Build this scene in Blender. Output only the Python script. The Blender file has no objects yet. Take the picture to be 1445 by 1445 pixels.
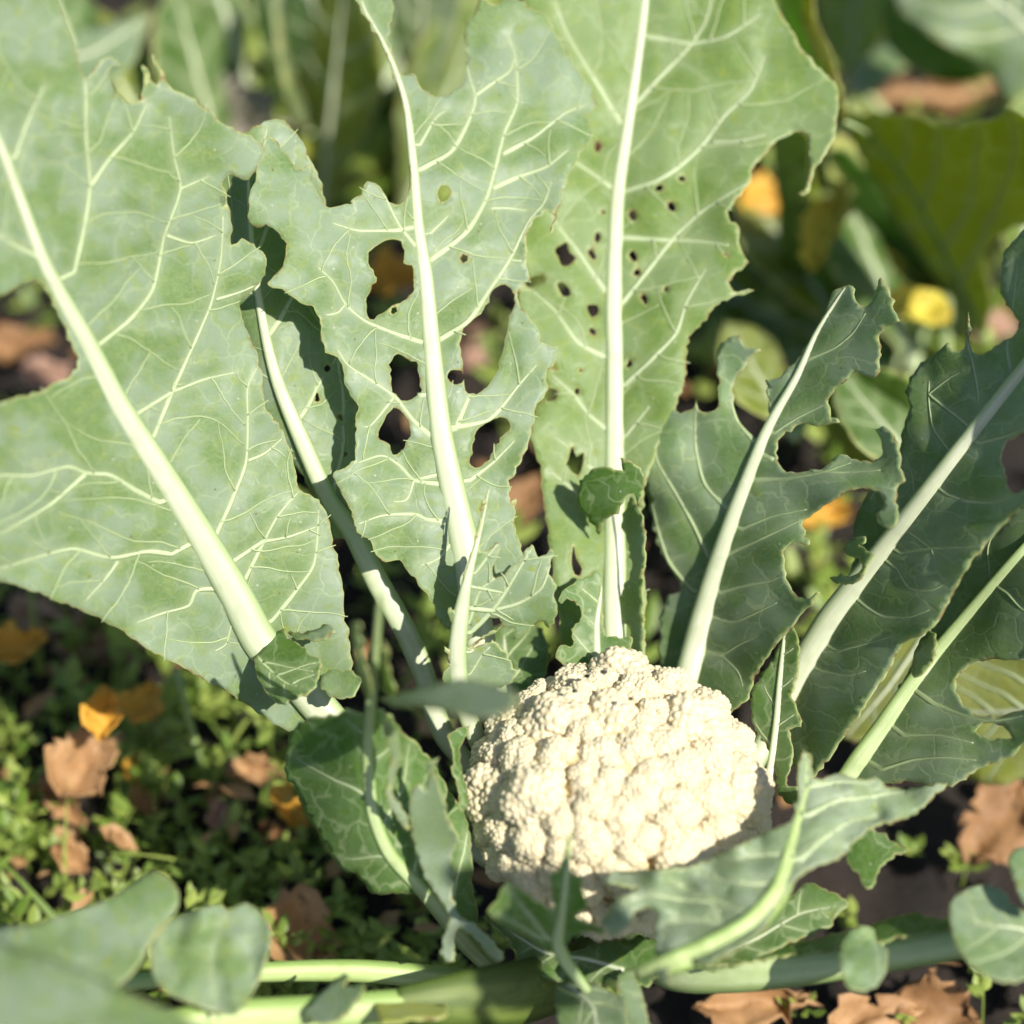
import bpy, math, random
import numpy as np
from mathutils import Vector, Matrix
from mathutils.geometry import delaunay_2d_cdt
random.seed(7); rng = np.random.default_rng(7)
S = bpy.context.scene
COL = S.collection

# ------------------------------------------------------------------ camera
RES = 1445.0
LENS, SENSOR = 50.0, 24.0
FPX = RES * LENS / SENSOR
PITCH = math.radians(45)                       # looking down
HEAD_H = 0.185                                 # height of the curd's middle over the soil
FW = np.array([0, math.cos(PITCH), -math.sin(PITCH)])
UP = np.array([0, math.sin(PITCH), math.cos(PITCH)])
RT = np.array([1.0, 0, 0])
def off(px, py): return ((px - RES/2)/FPX)*RT - ((py - RES/2)/FPX)*UP + FW
HEADPX = (872, 1122, 1.0)
CAM = np.array([0.0, 0.0, HEAD_H]) - off(HEADPX[0], HEADPX[1])*HEADPX[2]
def at(px, py, z): return CAM + off(px, py)*z          # a point seen at (px, py), z metres in front of the lens
def on_ground(px, py, h=0.0):
    d = off(px, py); return CAM + d*((h - CAM[2])/d[2])
cam = bpy.data.cameras.new('camera'); camo = bpy.data.objects.new('camera', cam); COL.objects.link(camo)
cam.lens, cam.sensor_width, cam.sensor_fit = LENS, SENSOR, 'AUTO'
camo.location = CAM; camo.rotation_euler = (math.pi/2 - PITCH, 0, 0)
cam.clip_start, cam.clip_end = 0.02, 200
cam.dof.use_dof = True; cam.dof.focus_distance = 1.015; cam.dof.aperture_fstop = 1.7
cam.dof.aperture_blades = 9
S.camera = camo

# ------------------------------------------------------------------ sky, sun, exposure
SUN_EL, SUN_AZ = math.radians(49), math.radians(-46)      # azimuth from +x towards +y
SUN = Vector((math.cos(SUN_EL)*math.cos(SUN_AZ), math.cos(SUN_EL)*math.sin(SUN_AZ), math.sin(SUN_EL)))
W = bpy.data.worlds.new('World'); S.world = W; W.use_nodes = True
nt = W.node_tree; bg = nt.nodes['Background']
sky = nt.nodes.new('ShaderNodeTexSky'); sky.sky_type = 'NISHITA'; sky.sun_disc = False
sky.sun_elevation = SUN_EL; sky.sun_rotation = math.pi/2 - SUN_AZ
nt.links.new(sky.outputs[0], bg.inputs[0]); bg.inputs[1].default_value = 0.085
sl = bpy.data.lights.new('sun', 'SUN'); slo = bpy.data.objects.new('sun', sl); COL.objects.link(slo)
sl.energy = 4.8; sl.angle = math.radians(0.55); sl.color = (1.0, 0.95, 0.86)
slo.rotation_euler = SUN.to_track_quat('Z', 'Y').to_euler()
S.view_settings.view_transform = 'Standard'; S.view_settings.look = 'None'
S.view_settings.gamma = 1.0; S.view_settings.exposure = 0.6
S.cycles.use_denoising = True
S.cycles.max_bounces = 6; S.cycles.diffuse_bounces = 4; S.cycles.glossy_bounces = 2; S.cycles.transmission_bounces = 5
S.cycles.use_adaptive_sampling = True; S.cycles.adaptive_threshold = 0.02; S.cycles.adaptive_min_samples = 12
S.cycles.caustics_reflective = False; S.cycles.caustics_refractive = False

# ------------------------------------------------------------------ materials
def newmat(name):
    m = bpy.data.materials.new(name); m.use_nodes = True
    t = m.node_tree; t.nodes.clear()
    o = t.nodes.new('ShaderNodeOutputMaterial')
    return m, t, o
class NB:
    def __init__(s, t): s.t = t
    def n(s, kind, **kw):
        x = s.t.nodes.new(kind)
        for k, v in kw.items():
            if k[0] == '_': x.inputs[k[1:].replace('_', ' ')].default_value = v
            else: setattr(x, k, v)
        return x
    def l(s, a, b): s.t.links.new(a, b)
    def mix(s, fac, a, b, typ='MIX'):
        x = s.t.nodes.new('ShaderNodeMix'); x.data_type = 'RGBA'; x.blend_type = typ; x.clamp_factor = True
        for sock, v in ((x.inputs[0], fac), (x.inputs[6], a), (x.inputs[7], b)):
            if isinstance(v, (int, float)): sock.default_value = v
            elif isinstance(v, tuple): sock.default_value = v + (1,) if len(v) == 3 else v
            else: s.l(v, sock)
        return x.outputs[2]
    def ramp(s, v, a, b, lo=0.0, hi=1.0):
        x = s.n('ShaderNodeMapRange', interpolation_type='SMOOTHSTEP')
        x.inputs[1].default_value, x.inputs[2].default_value = a, b
        x.inputs[3].default_value, x.inputs[4].default_value = lo, hi
        s.l(v, x.inputs[0]); return x.outputs[0]
    def math(s, op, a, b=0.0):
        x = s.n('ShaderNodeMath', operation=op)
        for sock, v in ((x.inputs[0], a), (x.inputs[1], b)):
            if isinstance(v, (int, float)): sock.default_value = v
            else: s.l(v, sock)
        return x.outputs[0]
    def noise(s, vec, scale, detail=3, rough=0.55):
        x = s.n('ShaderNodeTexNoise'); x.inputs['Scale'].default_value = scale
        x.inputs['Detail'].default_value = detail; x.inputs['Roughness'].default_value = rough
        if vec is not None: s.l(vec, x.inputs['Vector'])
        return x

def leaf_material(name, green, wax, young, trans, tfac=0.42, vein=(0.50, 0.56, 0.33), rim=(0.55, 0.56, 0.24), net=0.5, rough=0.5):
    """Brassica leaf: waxy bloom over green, a net of fine veins, pale chewed rim, light passes through."""
    m, t, o = newmat(name); b = NB(t)
    uv = b.n('ShaderNodeUVMap', uv_map='leaf').outputs[0]
    av = b.n('ShaderNodeAttribute', attribute_name='vein').outputs['Fac']
    ae = b.n('ShaderNodeAttribute', attribute_name='edge').outputs['Fac']
    n1 = b.noise(uv, 1.1, 2, 0.6).outputs[0]
    n2 = b.noise(uv, 4.5, 3, 0.65).outputs[0]
    n3 = b.noise(uv, 22, 2, 0.7).outputs[0]
    c = b.mix(b.ramp(n1, 0.38, 0.60), green, wax)
    c = b.mix(b.ramp(n2, 0.48, 0.72, 0, 0.7), c, young)
    c = b.mix(b.ramp(n3, 0.35, 0.75, 0.0, 0.35), c, tuple(min(1, 1.3*k) for k in wax))
    # fine vein net, two sizes, bent by noise
    warp = b.n('ShaderNodeVectorMath', operation='MULTIPLY_ADD')
    nw = b.noise(uv, 3.0, 2)
    b.l(nw.outputs['Color'], warp.inputs[0]); warp.inputs[1].default_value = (0.55, 0.55, 0); b.l(uv, warp.inputs[2])
    def net_(scale, w):
        v = b.n('ShaderNodeTexVoronoi', feature='DISTANCE_TO_EDGE', voronoi_dimensions='2D'); v.inputs['Scale'].default_value = scale
        b.l(warp.outputs[0], v.inputs['Vector']); return b.ramp(v.outputs['Distance'], 0.0, w, 1.0, 0.0)
    nA, nB = net_(2.1, 0.075), net_(6.0, 0.13)
    fade = b.ramp(n1, 0.35, 0.65, 0.3, 1.0)
    nAf = b.math('MULTIPLY', nA, b.math('MULTIPLY', fade, net))
    c = b.mix(nAf, c, vein)
    c = b.mix(b.math('MULTIPLY', nB, 0.22*net), c, vein)
    c = b.mix(b.math('MULTIPLY', av, 0.6), c, tuple(0.55*v+0.45*w for v, w in zip(vein, wax)))
    # sap spots, yellow flecks
    fl = b.n('ShaderNodeTexVoronoi', voronoi_dimensions='2D'); fl.inputs['Scale'].default_value = 1.3; b.l(warp.outputs[0], fl.inputs['Vector'])
    flm = b.math('MULTIPLY', b.ramp(fl.outputs['Distance'], 0.02, 0.10, 1, 0), b.ramp(n2, 0.5, 0.62))
    c = b.mix(b.math('MULTIPLY', flm, 0.8), c, (0.30, 0.34, 0.05))
    c = b.mix(b.math('MULTIPLY', b.ramp(ae, 0.45, 1.0), b.ramp(n2, 0.3, 0.6, 0.35, 0.95)), c, rim)
    br = b.math('MULTIPLY', b.ramp(ae, 0.5, 1.0), b.ramp(n2, 0.50, 0.62))
    c = b.mix(br, c, (0.27, 0.18, 0.09))
    sp = b.n('ShaderNodeTexVoronoi', voronoi_dimensions='2D'); sp.inputs['Scale'].default_value = 3.4; b.l(uv, sp.inputs['Vector'])
    sc_ = b.n('ShaderNodeSeparateColor'); b.l(sp.outputs['Color'], sc_.inputs[0])
    dot = b.math('MULTIPLY', b.ramp(sp.outputs['Distance'], 0.03, 0.07, 1, 0), b.ramp(sc_.outputs[0], 0.80, 0.84))
    c = b.mix(b.math('MULTIPLY', dot, 0.85), c, b.mix(b.ramp(sc_.outputs[1], 0.45, 0.55), (0.13, 0.09, 0.04), (0.55, 0.55, 0.44)))
    bump = b.n('ShaderNodeBump', _Strength=0.16, _Distance=0.0006)
    hh = b.math('ADD', b.math('MULTIPLY', nA, -0.8), b.math('MULTIPLY', n3, 0.5))
    b.l(hh, bump.inputs['Height'])
    p = b.n('ShaderNodeBsdfPrincipled'); b.l(c, p.inputs['Base Color']); b.l(bump.outputs[0], p.inputs['Normal'])
    b.l(b.ramp(n2, 0.3, 0.7, rough-0.07, rough+0.1), p.inputs['Roughness']); p.inputs['Specular IOR Level'].default_value = 0.42
    tr = b.n('ShaderNodeBsdfTranslucent')
    tc = b.mix(nAf, trans, tuple(min(1, 1.25*k) for k in trans)); tc = b.mix(b.ramp(n2, 0.35, 0.7, 0, 0.35), tc, tuple(k*0.7 for k in trans))
    b.l(tc, tr.inputs[0]); b.l(bump.outputs[0], tr.inputs['Normal'])
    ms = b.n('ShaderNodeMixShader'); ms.inputs[0].default_value = tfac
    b.l(p.outputs[0], ms.inputs[1]); b.l(tr.outputs[0], ms.inputs[2]); b.l(ms.outputs[0], o.inputs[0])
    return m
GREEN = dict(
    main=leaf_material('leaf_green', (0.168, 0.258, 0.083), (0.275, 0.350, 0.242), (0.275, 0.350, 0.088), (0.46, 0.64, 0.05), net=0.30),
    pale=leaf_material('leaf_glaucous', (0.230, 0.310, 0.165), (0.340, 0.410, 0.300), (0.260, 0.340, 0.120), (0.46, 0.62, 0.08), net=0.15, rough=0.42),
    warm=leaf_material('leaf_warm_green', (0.165, 0.260, 0.055), (0.250, 0.340, 0.150), (0.270, 0.345, 0.060), (0.46, 0.64, 0.05), net=0.30),
    blue=leaf_material('leaf_bluegreen', (0.165, 0.270, 0.085), (0.275, 0.365, 0.225), (0.235, 0.340, 0.085), (0.30, 0.52, 0.05), net=0.6),
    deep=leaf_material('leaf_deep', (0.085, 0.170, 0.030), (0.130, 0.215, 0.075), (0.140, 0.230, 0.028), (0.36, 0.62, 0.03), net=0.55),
    far=leaf_material('leaf_neighbour', (0.15, 0.235, 0.035), (0.23, 0.31, 0.09), (0.31, 0.38, 0.035), (0.40, 0.56, 0.03)),
    olive=leaf_material('leaf_olive', (0.18, 0.235, 0.014), (0.24, 0.285, 0.035), (0.33, 0.37, 0.015), (0.50, 0.60, 0.02)),
    yellow=leaf_material('leaf_yellowing', (0.36, 0.42, 0.06), (0.42, 0.47, 0.14), (0.48, 0.46, 0.06), (0.62, 0.62, 0.05)),
)
def rib_material(name, col, col2, rough=0.42):
    m, t, o = newmat(name); b = NB(t)
    g = b.n('ShaderNodeTexCoord').outputs['Object']; rv = b.n('ShaderNodeAttribute', attribute_name='along').outputs['Vector']
    n = b.noise(rv, 2.6, 5, 0.65).outputs[0]; f = b.noise(rv, 9, 3, 0.6).outputs[0]
    c = b.mix(b.ramp(n, 0.35, 0.68), col, col2)
    c = b.mix(b.ramp(b.noise(g, 90, 2, 0.6).outputs[0], 0.5, 0.75, 0, 0.5), c, tuple(k*0.8 for k in col))
    sx = b.n('ShaderNodeSeparateXYZ'); b.l(rv, sx.inputs[0])       # the flanks of a rib are greener than its back
    c = b.mix(b.ramp(b.math('ABSOLUTE', sx.outputs[0]), 0.30, 0.98, 0.0, 0.85), c, (col[0]*0.60, col[1]*0.74, col[2]*0.46))
    c = b.mix(b.ramp(f, 0.62, 0.8, 0, 0.5), c, tuple(k*0.72 for k in col2))
    bp = b.n('ShaderNodeBump', _Strength=0.25, _Distance=0.0006); b.l(f, bp.inputs['Height'])
    p = b.n('ShaderNodeBsdfPrincipled'); b.l(c, p.inputs['Base Color']); p.inputs['Roughness'].default_value = rough
    b.l(bp.outputs[0], p.inputs['Normal'])
    b.l(p.outputs[0], o.inputs[0]); return m
RIB = rib_material('midrib_pale', (0.46, 0.50, 0.33), (0.54, 0.56, 0.42), 0.5)
VEIN = rib_material('vein_pale', (0.35, 0.415, 0.225), (0.40, 0.46, 0.28), 0.55)
FINE = rib_material('vein_fine', (0.30, 0.375, 0.17), (0.34, 0.41, 0.21), 0.6)
FINEB = rib_material('vein_fine_bluegreen', (0.18, 0.27, 0.085), (0.22, 0.31, 0.12), 0.6)
VEINB = rib_material('vein_bluegreen', (0.30, 0.38, 0.18), (0.38, 0.45, 0.25), 0.5)
RIBG = rib_material('midrib_green', (0.36, 0.45, 0.20), (0.47, 0.55, 0.30))
PET = rib_material('petiole', (0.33, 0.43, 0.15), (0.45, 0.53, 0.24), 0.55)
PETD = rib_material('petiole_olive_shaded', (0.07, 0.105, 0.015), (0.13, 0.175, 0.03), 0.6)  # olive petiole colour, darkened to stand in for the head's shadow

def curd_material():
    m, t, o = newmat('curd_cream'); b = NB(t)
    g = b.n('ShaderNodeTexCoord').outputs['Object']
    v = b.n('ShaderNodeTexVoronoi', feature='SMOOTH_F1'); v.inputs['Scale'].default_value = 17; b.l(g, v.inputs['Vector'])
    n = b.noise(g, 2.5, 3).outputs[0]
    c = b.mix(b.ramp(n, 0.3, 0.7), (0.61, 0.53, 0.345), (0.64, 0.565, 0.395))
    bud = b.n('ShaderNodeAttribute', attribute_name='bud').outputs['Fac']          # bud tips are cream, the crevices between them yellower
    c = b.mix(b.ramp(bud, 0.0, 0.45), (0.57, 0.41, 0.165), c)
    bp = b.n('ShaderNodeBump', _Strength=0.15, _Distance=0.0004, invert=True); b.l(v.outputs['Distance'], bp.inputs['Height'])
    p = b.n('ShaderNodeBsdfPrincipled'); b.l(c, p.inputs['Base Color']); b.l(bp.outputs[0], p.inputs['Normal'])
    p.inputs['Roughness'].default_value = 0.6; p.inputs['Specular IOR Level'].default_value = 0.3
    p.inputs['Subsurface Weight'].default_value = 0.35; p.inputs['Subsurface Radius'].default_value = (0.003, 0.0022, 0.0012); p.inputs['Subsurface Scale'].default_value = 0.6
    b.l(p.outputs[0], o.inputs[0]); return m
CURD = curd_material()

def dry_material(name, a, c2, spot=(0.12, 0.07, 0.03)):
    m, t, o = newmat(name); b = NB(t)
    g = b.n('ShaderNodeTexCoord').outputs['Object']
    n = b.noise(g, 28, 5, 0.65).outputs[0]; n2 = b.noise(g, 95, 4, 0.6).outputs[0]
    c = b.mix(b.ramp(n, 0.35, 0.65), a, c2); c = b.mix(b.ramp(n2, 0.60, 0.72, 0, 0.7), c, spot)
    bp = b.n('ShaderNodeBump', _Strength=0.5, _Distance=0.002); b.l(n2, bp.inputs['Height'])
    p = b.n('ShaderNodeBsdfPrincipled'); b.l(c, p.inputs['Base Color']); p.inputs['Roughness'].default_value = 0.65; b.l(bp.outputs[0], p.inputs['Normal'])
    tr = b.n('ShaderNodeBsdfTranslucent'); b.l(c, tr.inputs[0])
    ms = b.n('ShaderNodeMixShader'); ms.inputs[0].default_value = 0.25
    b.l(p.outputs[0], ms.inputs[1]); b.l(tr.outputs[0], ms.inputs[2]); b.l(ms.outputs[0], o.inputs[0]); return m
DRY = dict(tan=dry_material('dry_tan', (0.38, 0.205, 0.085), (0.50, 0.30, 0.14)), orange=dry_material('dry_orange', (0.66, 0.34, 0.04), (0.72, 0.42, 0.06)),
           brown=dry_material('dry_brown', (0.26, 0.13, 0.05), (0.38, 0.21, 0.09)), pink=dry_material('dry_pinkish', (0.46, 0.27, 0.19), (0.58, 0.38, 0.28)),
           yellow=dry_material('dry_yellow', (0.66, 0.52, 0.05), (0.58, 0.54, 0.08), (0.40, 0.24, 0.04)), grey=dry_material('dry_grey', (0.27, 0.24, 0.19), (0.36, 0.32, 0.26)))
def weed_material(name, a, c2, tr_):
    m, t, o = newmat(name); b = NB(t)
    g = b.n('ShaderNodeNewGeometry').outputs['Random Per Island']
    c = b.mix(g, a, c2)
    p = b.n('ShaderNodeBsdfPrincipled'); b.l(c, p.inputs['Base Color']); p.inputs['Roughness'].default_value = 0.45
    tr = b.n('ShaderNodeBsdfTranslucent'); tr.inputs[0].default_value = tr_ + (1,)
    ms = b.n('ShaderNodeMixShader'); ms.inputs[0].default_value = 0.35
    b.l(p.outputs[0], ms.inputs[1]); b.l(tr.outputs[0], ms.inputs[2]); b.l(ms.outputs[0], o.inputs[0]); return m
WEED = weed_material('weed_green', (0.13, 0.22, 0.03), (0.36, 0.44, 0.10), (0.45, 0.56, 0.05))
def soil_material():
    m, t, o = newmat('soil'); b = NB(t)
    g = b.n('ShaderNodeTexCoord').outputs['Object']
    n = b.noise(g, 16, 8, 0.65).outputs[0]; n2 = b.noise(g, 120, 6, 0.7).outputs[0]
    c = b.mix(b.ramp(n, 0.35, 0.7), (0.010, 0.006, 0.004), (0.027, 0.018, 0.012)); c = b.mix(b.ramp(n2, 0.55, 0.8, 0, 0.6), c, (0.07, 0.047, 0.036))
    bp = b.n('ShaderNodeBump', _Strength=0.8, _Distance=0.006); b.l(b.math('ADD', n2, n), bp.inputs['Height'])
    p = b.n('ShaderNodeBsdfPrincipled'); b.l(c, p.inputs['Base Color']); p.inputs['Roughness'].default_value = 0.9; b.l(bp.outputs[0], p.inputs['Normal'])
    b.l(p.outputs[0], o.inputs[0]); return m
SOIL = soil_material()
m_, t_, o_ = newmat('dark_speck'); p_ = NB(t_).n('ShaderNodeBsdfPrincipled'); p_.inputs['Base Color'].default_value = (0.015, 0.012, 0.01, 1); t_.links.new(p_.outputs[0], o_.inputs[0]); SPECK = m_

# ------------------------------------------------------------------ helpers
def link(name, me, parent=None, **props):
    o = bpy.data.objects.new(name, me); COL.objects.link(o)
    if parent is not None: o.parent = parent
    for k, v in props.items(): o[k] = v
    return o
def empty(name, loc, label, cat, group=None):
    o = bpy.data.objects.new(name, None); COL.objects.link(o); o.location = loc; o.empty_display_size = 0.02
    o['label'] = label; o['category'] = cat
    if group: o['group'] = group
    return o
def mesh(name, V, F, mat, smooth=True, origin=None):
    V = np.asarray(V, float)
    if origin is not None: V = V - np.asarray(origin)
    me = bpy.data.meshes.new(name); me.from_pydata(V.tolist(), [], [list(map(int, f)) for f in F]); me.materials.append(mat)
    if smooth: me.polygons.foreach_set('use_smooth', [True]*len(me.polygons))
    me.update(); return me
def wob(P, wl, seed, octs=6):
    """smooth 2-D noise, about -1..1, wavelength wl in the units of P"""
    r = np.random.default_rng(seed); s = np.zeros(len(P))
    for _ in range(octs):
        a = r.uniform(0, 2*math.pi); k = 2*math.pi/(wl*r.uniform(0.7, 1.5))
        s += np.sin(P[:, 0]*math.cos(a)*k + P[:, 1]*math.sin(a)*k + r.uniform(0, 7))
    return s/octs*1.6
def inside(P, poly):
    x, y = P[:, 0], P[:, 1]; res = np.zeros(len(P), bool); n = len(poly); j = n-1
    for i in range(n):
        xi, yi = poly[i]; xj, yj = poly[j]
        if yi != yj: res ^= ((yi > y) != (yj > y)) & (x < (xj-xi)*(y-yi)/(yj-yi)+xi)
        j = i
    return res
def crspline(pts, step, closed):
    P = np.asarray(pts, float); n = len(P); out = []
    for i in range(n if closed else n-1):
        p1, p2 = P[i], P[(i+1) % n]
        p0 = P[(i-1) % n] if closed or i > 0 else 2*p1-p2
        p3 = P[(i+2) % n] if closed or i+2 < n else 2*p2-p1
        d = np.linalg.norm((p2-p1)[:2]); k = max(1, int(round(d/step)))
        d0 = max(1e-6, np.linalg.norm((p1-p0)[:2])); d3 = max(1e-6, np.linalg.norm((p3-p2)[:2])); dd = max(1e-6, d)
        m1 = (p2-p0)/(d0+dd)*dd; m2 = (p3-p1)/(dd+d3)*dd
        m1 *= 0.8; m2 *= 0.8
        for a in np.arange(k)/k:
            out.append((2*a**3-3*a**2+1)*p1+(a**3-2*a**2+a)*m1+(-2*a**3+3*a**2)*p2+(a**3-a**2)*m2)
    if not closed: out.append(P[-1])
    return np.array(out)
class Depth:
    """smooth sheet through a few (px, py, z) control points (thin-plate spline, softened)"""
    def __init__(s, ctrl):
        c = np.asarray(ctrl, float); s.p = c[:, :2]/1000; z = c[:, 2]; n = len(c)
        K = s.u(np.linalg.norm(s.p[:, None]-s.p[None], axis=2)) + np.eye(n)*0.01
        Q = np.hstack([np.ones((n, 1)), s.p]); A = np.block([[K, Q], [Q.T, np.zeros((3, 3))]])
        s.w = np.linalg.lstsq(A, np.concatenate([z, np.zeros(3)]), rcond=None)[0]
    @staticmethod
    def u(r): return np.where(r > 1e-9, r*r*np.log(np.maximum(r, 1e-9)), 0)
    def __call__(s, P):
        P = np.atleast_2d(np.asarray(P, float))[:, :2]/1000
        return s.u(np.linalg.norm(P[:, None]-s.p[None], axis=2)) @ s.w[:-3] + s.w[-3] + P @ s.w[-2:]
def at_many(P, z): return CAM + z[:, None]*(((P[:, 0]-RES/2)/FPX)[:, None]*RT - ((P[:, 1]-RES/2)/FPX)[:, None]*UP + FW)
def polydist(V, lines):
    """distance of 2-D points to a set of sampled lines"""
    L = np.vstack(lines); d = np.full(len(V), 1e9)
    for i in range(0, len(V), 2000): d[i:i+2000] = np.sqrt(((V[i:i+2000, None]-L[None])**2).sum(2).min(1))
    return d
def tube_mesh(name, P, R, mat, flat=1.0, ns=10, ridge=0.0, view=None, org=None):
    P = np.asarray(P, float); V, F = tube(P, R, flat, ns, ridge, view); me = mesh(name, V, F, mat, True, org)
    L = np.concatenate([[0], np.cumsum(np.linalg.norm(np.diff(P, axis=0), axis=1))]); a = np.arange(ns)/ns*2*math.pi
    A = np.zeros((len(V), 3), np.float32); A[:len(P)*ns, 0] = np.tile(np.cos(a), len(P)); A[:len(P)*ns, 1] = np.tile(np.sin(a), len(P)); A[:len(P)*ns, 2] = np.repeat(L*9, ns)
    me.attributes.new('along', 'FLOAT_VECTOR', 'POINT').data.foreach_set('vector', A.ravel()); return me
def tube(P, R, flat=1.0, ns=10, ridge=0.0, view=None):
    P = np.asarray(P, float); n = len(P); R = np.broadcast_to(R, (n,)); V = []; F = []
    T = np.gradient(P, axis=0); T /= np.linalg.norm(T, axis=1)[:, None]+1e-12
    ref = -FW if view is None else np.asarray(view, float)
    for i in range(n):
        sd = np.cross(T[i], ref); L = np.linalg.norm(sd)
        sd = sd/L if L > 1e-3 else np.array([1.0, 0, 0]); nn = np.cross(sd, T[i])
        for k in range(ns):
            a = 2*math.pi*k/ns; rr = R[i]*(1+ridge*math.cos(5*a))
            V.append(P[i]+sd*math.cos(a)*rr+nn*math.sin(a)*rr*flat)
    for i in range(n-1):
        for k in range(ns): F.append((i*ns+k, i*ns+(k+1) % ns, (i+1)*ns+(k+1) % ns, (i+1)*ns+k))
    V += [P[0], P[-1]]
    for k in range(ns): F.append((len(V)-2, (k+1) % ns, k)); F.append((len(V)-1, (n-1)*ns+k, (n-1)*ns+(k+1) % ns))
    return V, F
def px_r(w, z): return w/2*z/FPX
def solid(o, th=0.0006):
    md = o.modifiers.new('thickness', 'SOLIDIFY'); md.thickness = th; md.offset = 0.0; md.use_even_offset = False

SEED = [100]
def leaf(parent, out, ctrl, mid=None, lats=(), holes=(), mat='main', step=6.5, fold=0.0, ripple=0.0022, wl=150, pillow=0.0017, rib=RIB,
         auto=0, jag=1.5, name='leaf', flat=0.48, vw=7.0, smooth_out=True, th=0.0006, label=None, veins=True, ribname='midrib', vs=1.0):
    """One leaf: a blade cut to its outline with the eaten holes, bent to a sheet in space; its midrib and side veins stand proud of it."""
    SEED[0] += 1; sd = SEED[0]; r = np.random.default_rng(sd)
    D = Depth(ctrl)
    rings = []
    for k, poly in enumerate([out]+list(holes)):
        q = crspline(poly, step, True) if (smooth_out and len(poly) > 4) else np.asarray(poly, float)
        if k == 0 or len(poly) > 6:
            tn = np.roll(q, -1, 0)-np.roll(q, 1, 0); tn /= np.linalg.norm(tn, axis=1)[:, None]+1e-9
            q = q+np.stack([-tn[:, 1], tn[:, 0]], 1)*(r.normal(0, jag*0.6, len(q))+jag*wob(q, 16, sd+k, 4))[:, None]
        rings.append(q)
    midl = crspline(np.asarray(mid)[:, :2], 7, False) if mid is not None else None
    lines = []
    if mid is not None: lines.append(midl)
    latl = [crspline(np.asarray(l), 6, False) for l in lats]
    if auto and mid is not None:
        n = len(midl); outp = rings[0]
        for i in range(1, auto+1):
            for sgn in (1, -1):
                a = int(n*(0.10+0.80*(i-0.5+0.25*sgn)/auto)); a = min(max(a, 1), n-2)
                t = midl[a+1]-midl[a-1]; t /= np.linalg.norm(t)+1e-9; p = midl[a].copy(); pl = [p.copy()]
                ang = sgn*r.uniform(0.75, 1.0)
                for q in range(60):
                    dv = np.array([t[0]*math.cos(ang)-t[1]*math.sin(ang), t[0]*math.sin(ang)+t[1]*math.cos(ang)])
                    p = p+dv*6; ang *= 0.985; ang += r.normal(0, 0.07); pl.append(p.copy())
                bad = ~inside(np.array(pl), outp)
                if bad.any(): pl = pl[:max(1, int(bad.argmax()))]
                if len(pl) > 4: latl.append(np.array(pl[:-1]))
    if mid is not None:                              # side veins spring from the midrib
        for i in range(len(latl)):
            d0 = np.linalg.norm(midl-latl[i][0], axis=1); k0 = int(d0.argmin())
            if 3 < d0[k0] < 85: latl[i] = np.vstack([np.linspace(midl[k0], latl[i][0], max(2, int(d0[k0]/6)), endpoint=False), latl[i]])
    twigs = []
    if veins and step < 8 and mat in ('main', 'pale', 'warm'):
        for L in latl+([midl[len(midl)//5:]] if mid is not None else []):
            n = len(L); i = r.integers(5, 9); sg = 1
            while i < n-2:                           # cross veins run on until they meet the next vein: a closed net
                t = L[min(i+1, n-1)]-L[i-1]; t = t/(np.linalg.norm(t)+1e-9); ang = sg*r.uniform(0.75, 1.15); p = L[i].copy(); pl = [p.copy()]
                for q in range(30):
                    p = p+np.array([t[0]*math.cos(ang)-t[1]*math.sin(ang), t[0]*math.sin(ang)+t[1]*math.cos(ang)])*6; ang += r.normal(0, 0.10); pl.append(p.copy())
                pl = np.array(pl); bad = ~inside(pl, rings[0])
                for h in rings[1:]: bad |= inside(pl, h)
                bad[3:] |= polydist(pl[3:], lines+latl+twigs) < 5
                if bad.any(): pl = pl[:int(bad.argmax())+1]
                if len(pl) > 3: twigs.append(np.array(pl))
                sg = -sg if r.random() < 0.85 else sg; i += r.integers(6, 11)
    lines += latl
    # triangulate
    ring_v = []; edges = []; base = 0
    for q in rings:
        n = len(q); ring_v.append(q); edges += [(base+i, base+(i+1) % n) for i in range(n)]; base += n
    lo, hi = rings[0].min(0), rings[0].max(0)
    gx, gy = np.meshgrid(np.arange(lo[0], hi[0], step), np.arange(lo[1], hi[1], step*0.87))
    gx = gx + (np.arange(gx.shape[0]) % 2)[:, None]*step/2
    G = np.stack([gx.ravel(), gy.ravel()], 1)+r.normal(0, step*0.12, (gx.size, 2))
    ok = inside(G, rings[0])
    for q in rings[1:]: ok &= ~inside(G, q)
    G = G[ok]
    if len(G): G = G[polydist(G, ring_v) > step*0.6]
    if lines:
        VP = np.vstack(lines); okv = inside(VP, rings[0])
        for q in rings[1:]: okv &= ~inside(VP, q)
        VP = VP[okv]
        if len(VP): VP = VP[polydist(VP, ring_v) > step*0.5]
        if len(VP): G = np.vstack([G[polydist(G, [VP]) > step*0.55], VP])
    allv = np.vstack(ring_v+[G])
    v2, _, f2, _, _, _ = delaunay_2d_cdt([Vector(p) for p in allv], edges, [], 0, 1e-4, False)
    V2 = np.array([(p[0], p[1]) for p in v2]); F2 = np.array([f for f in f2 if len(f) == 3])
    cen = V2[F2].mean(1); keep = inside(cen, rings[0])
    for q in rings[1:]: keep &= ~inside(cen, q)
    F2 = F2[keep]
    # space
    z = D(V2)
    if mid is not None:
        dm = polydist(V2, [midl]); z = z - fold*dm/FPX
    else: dm = np.full(len(V2), 60.0)
    dv = polydist(V2, lines) if lines else np.full(len(V2), 40.0)
    dva = np.minimum(dv, polydist(V2, twigs)*1.6+3) if twigs else dv
    de = polydist(V2, ring_v)
    margin = np.exp(-de/60.0)
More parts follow.
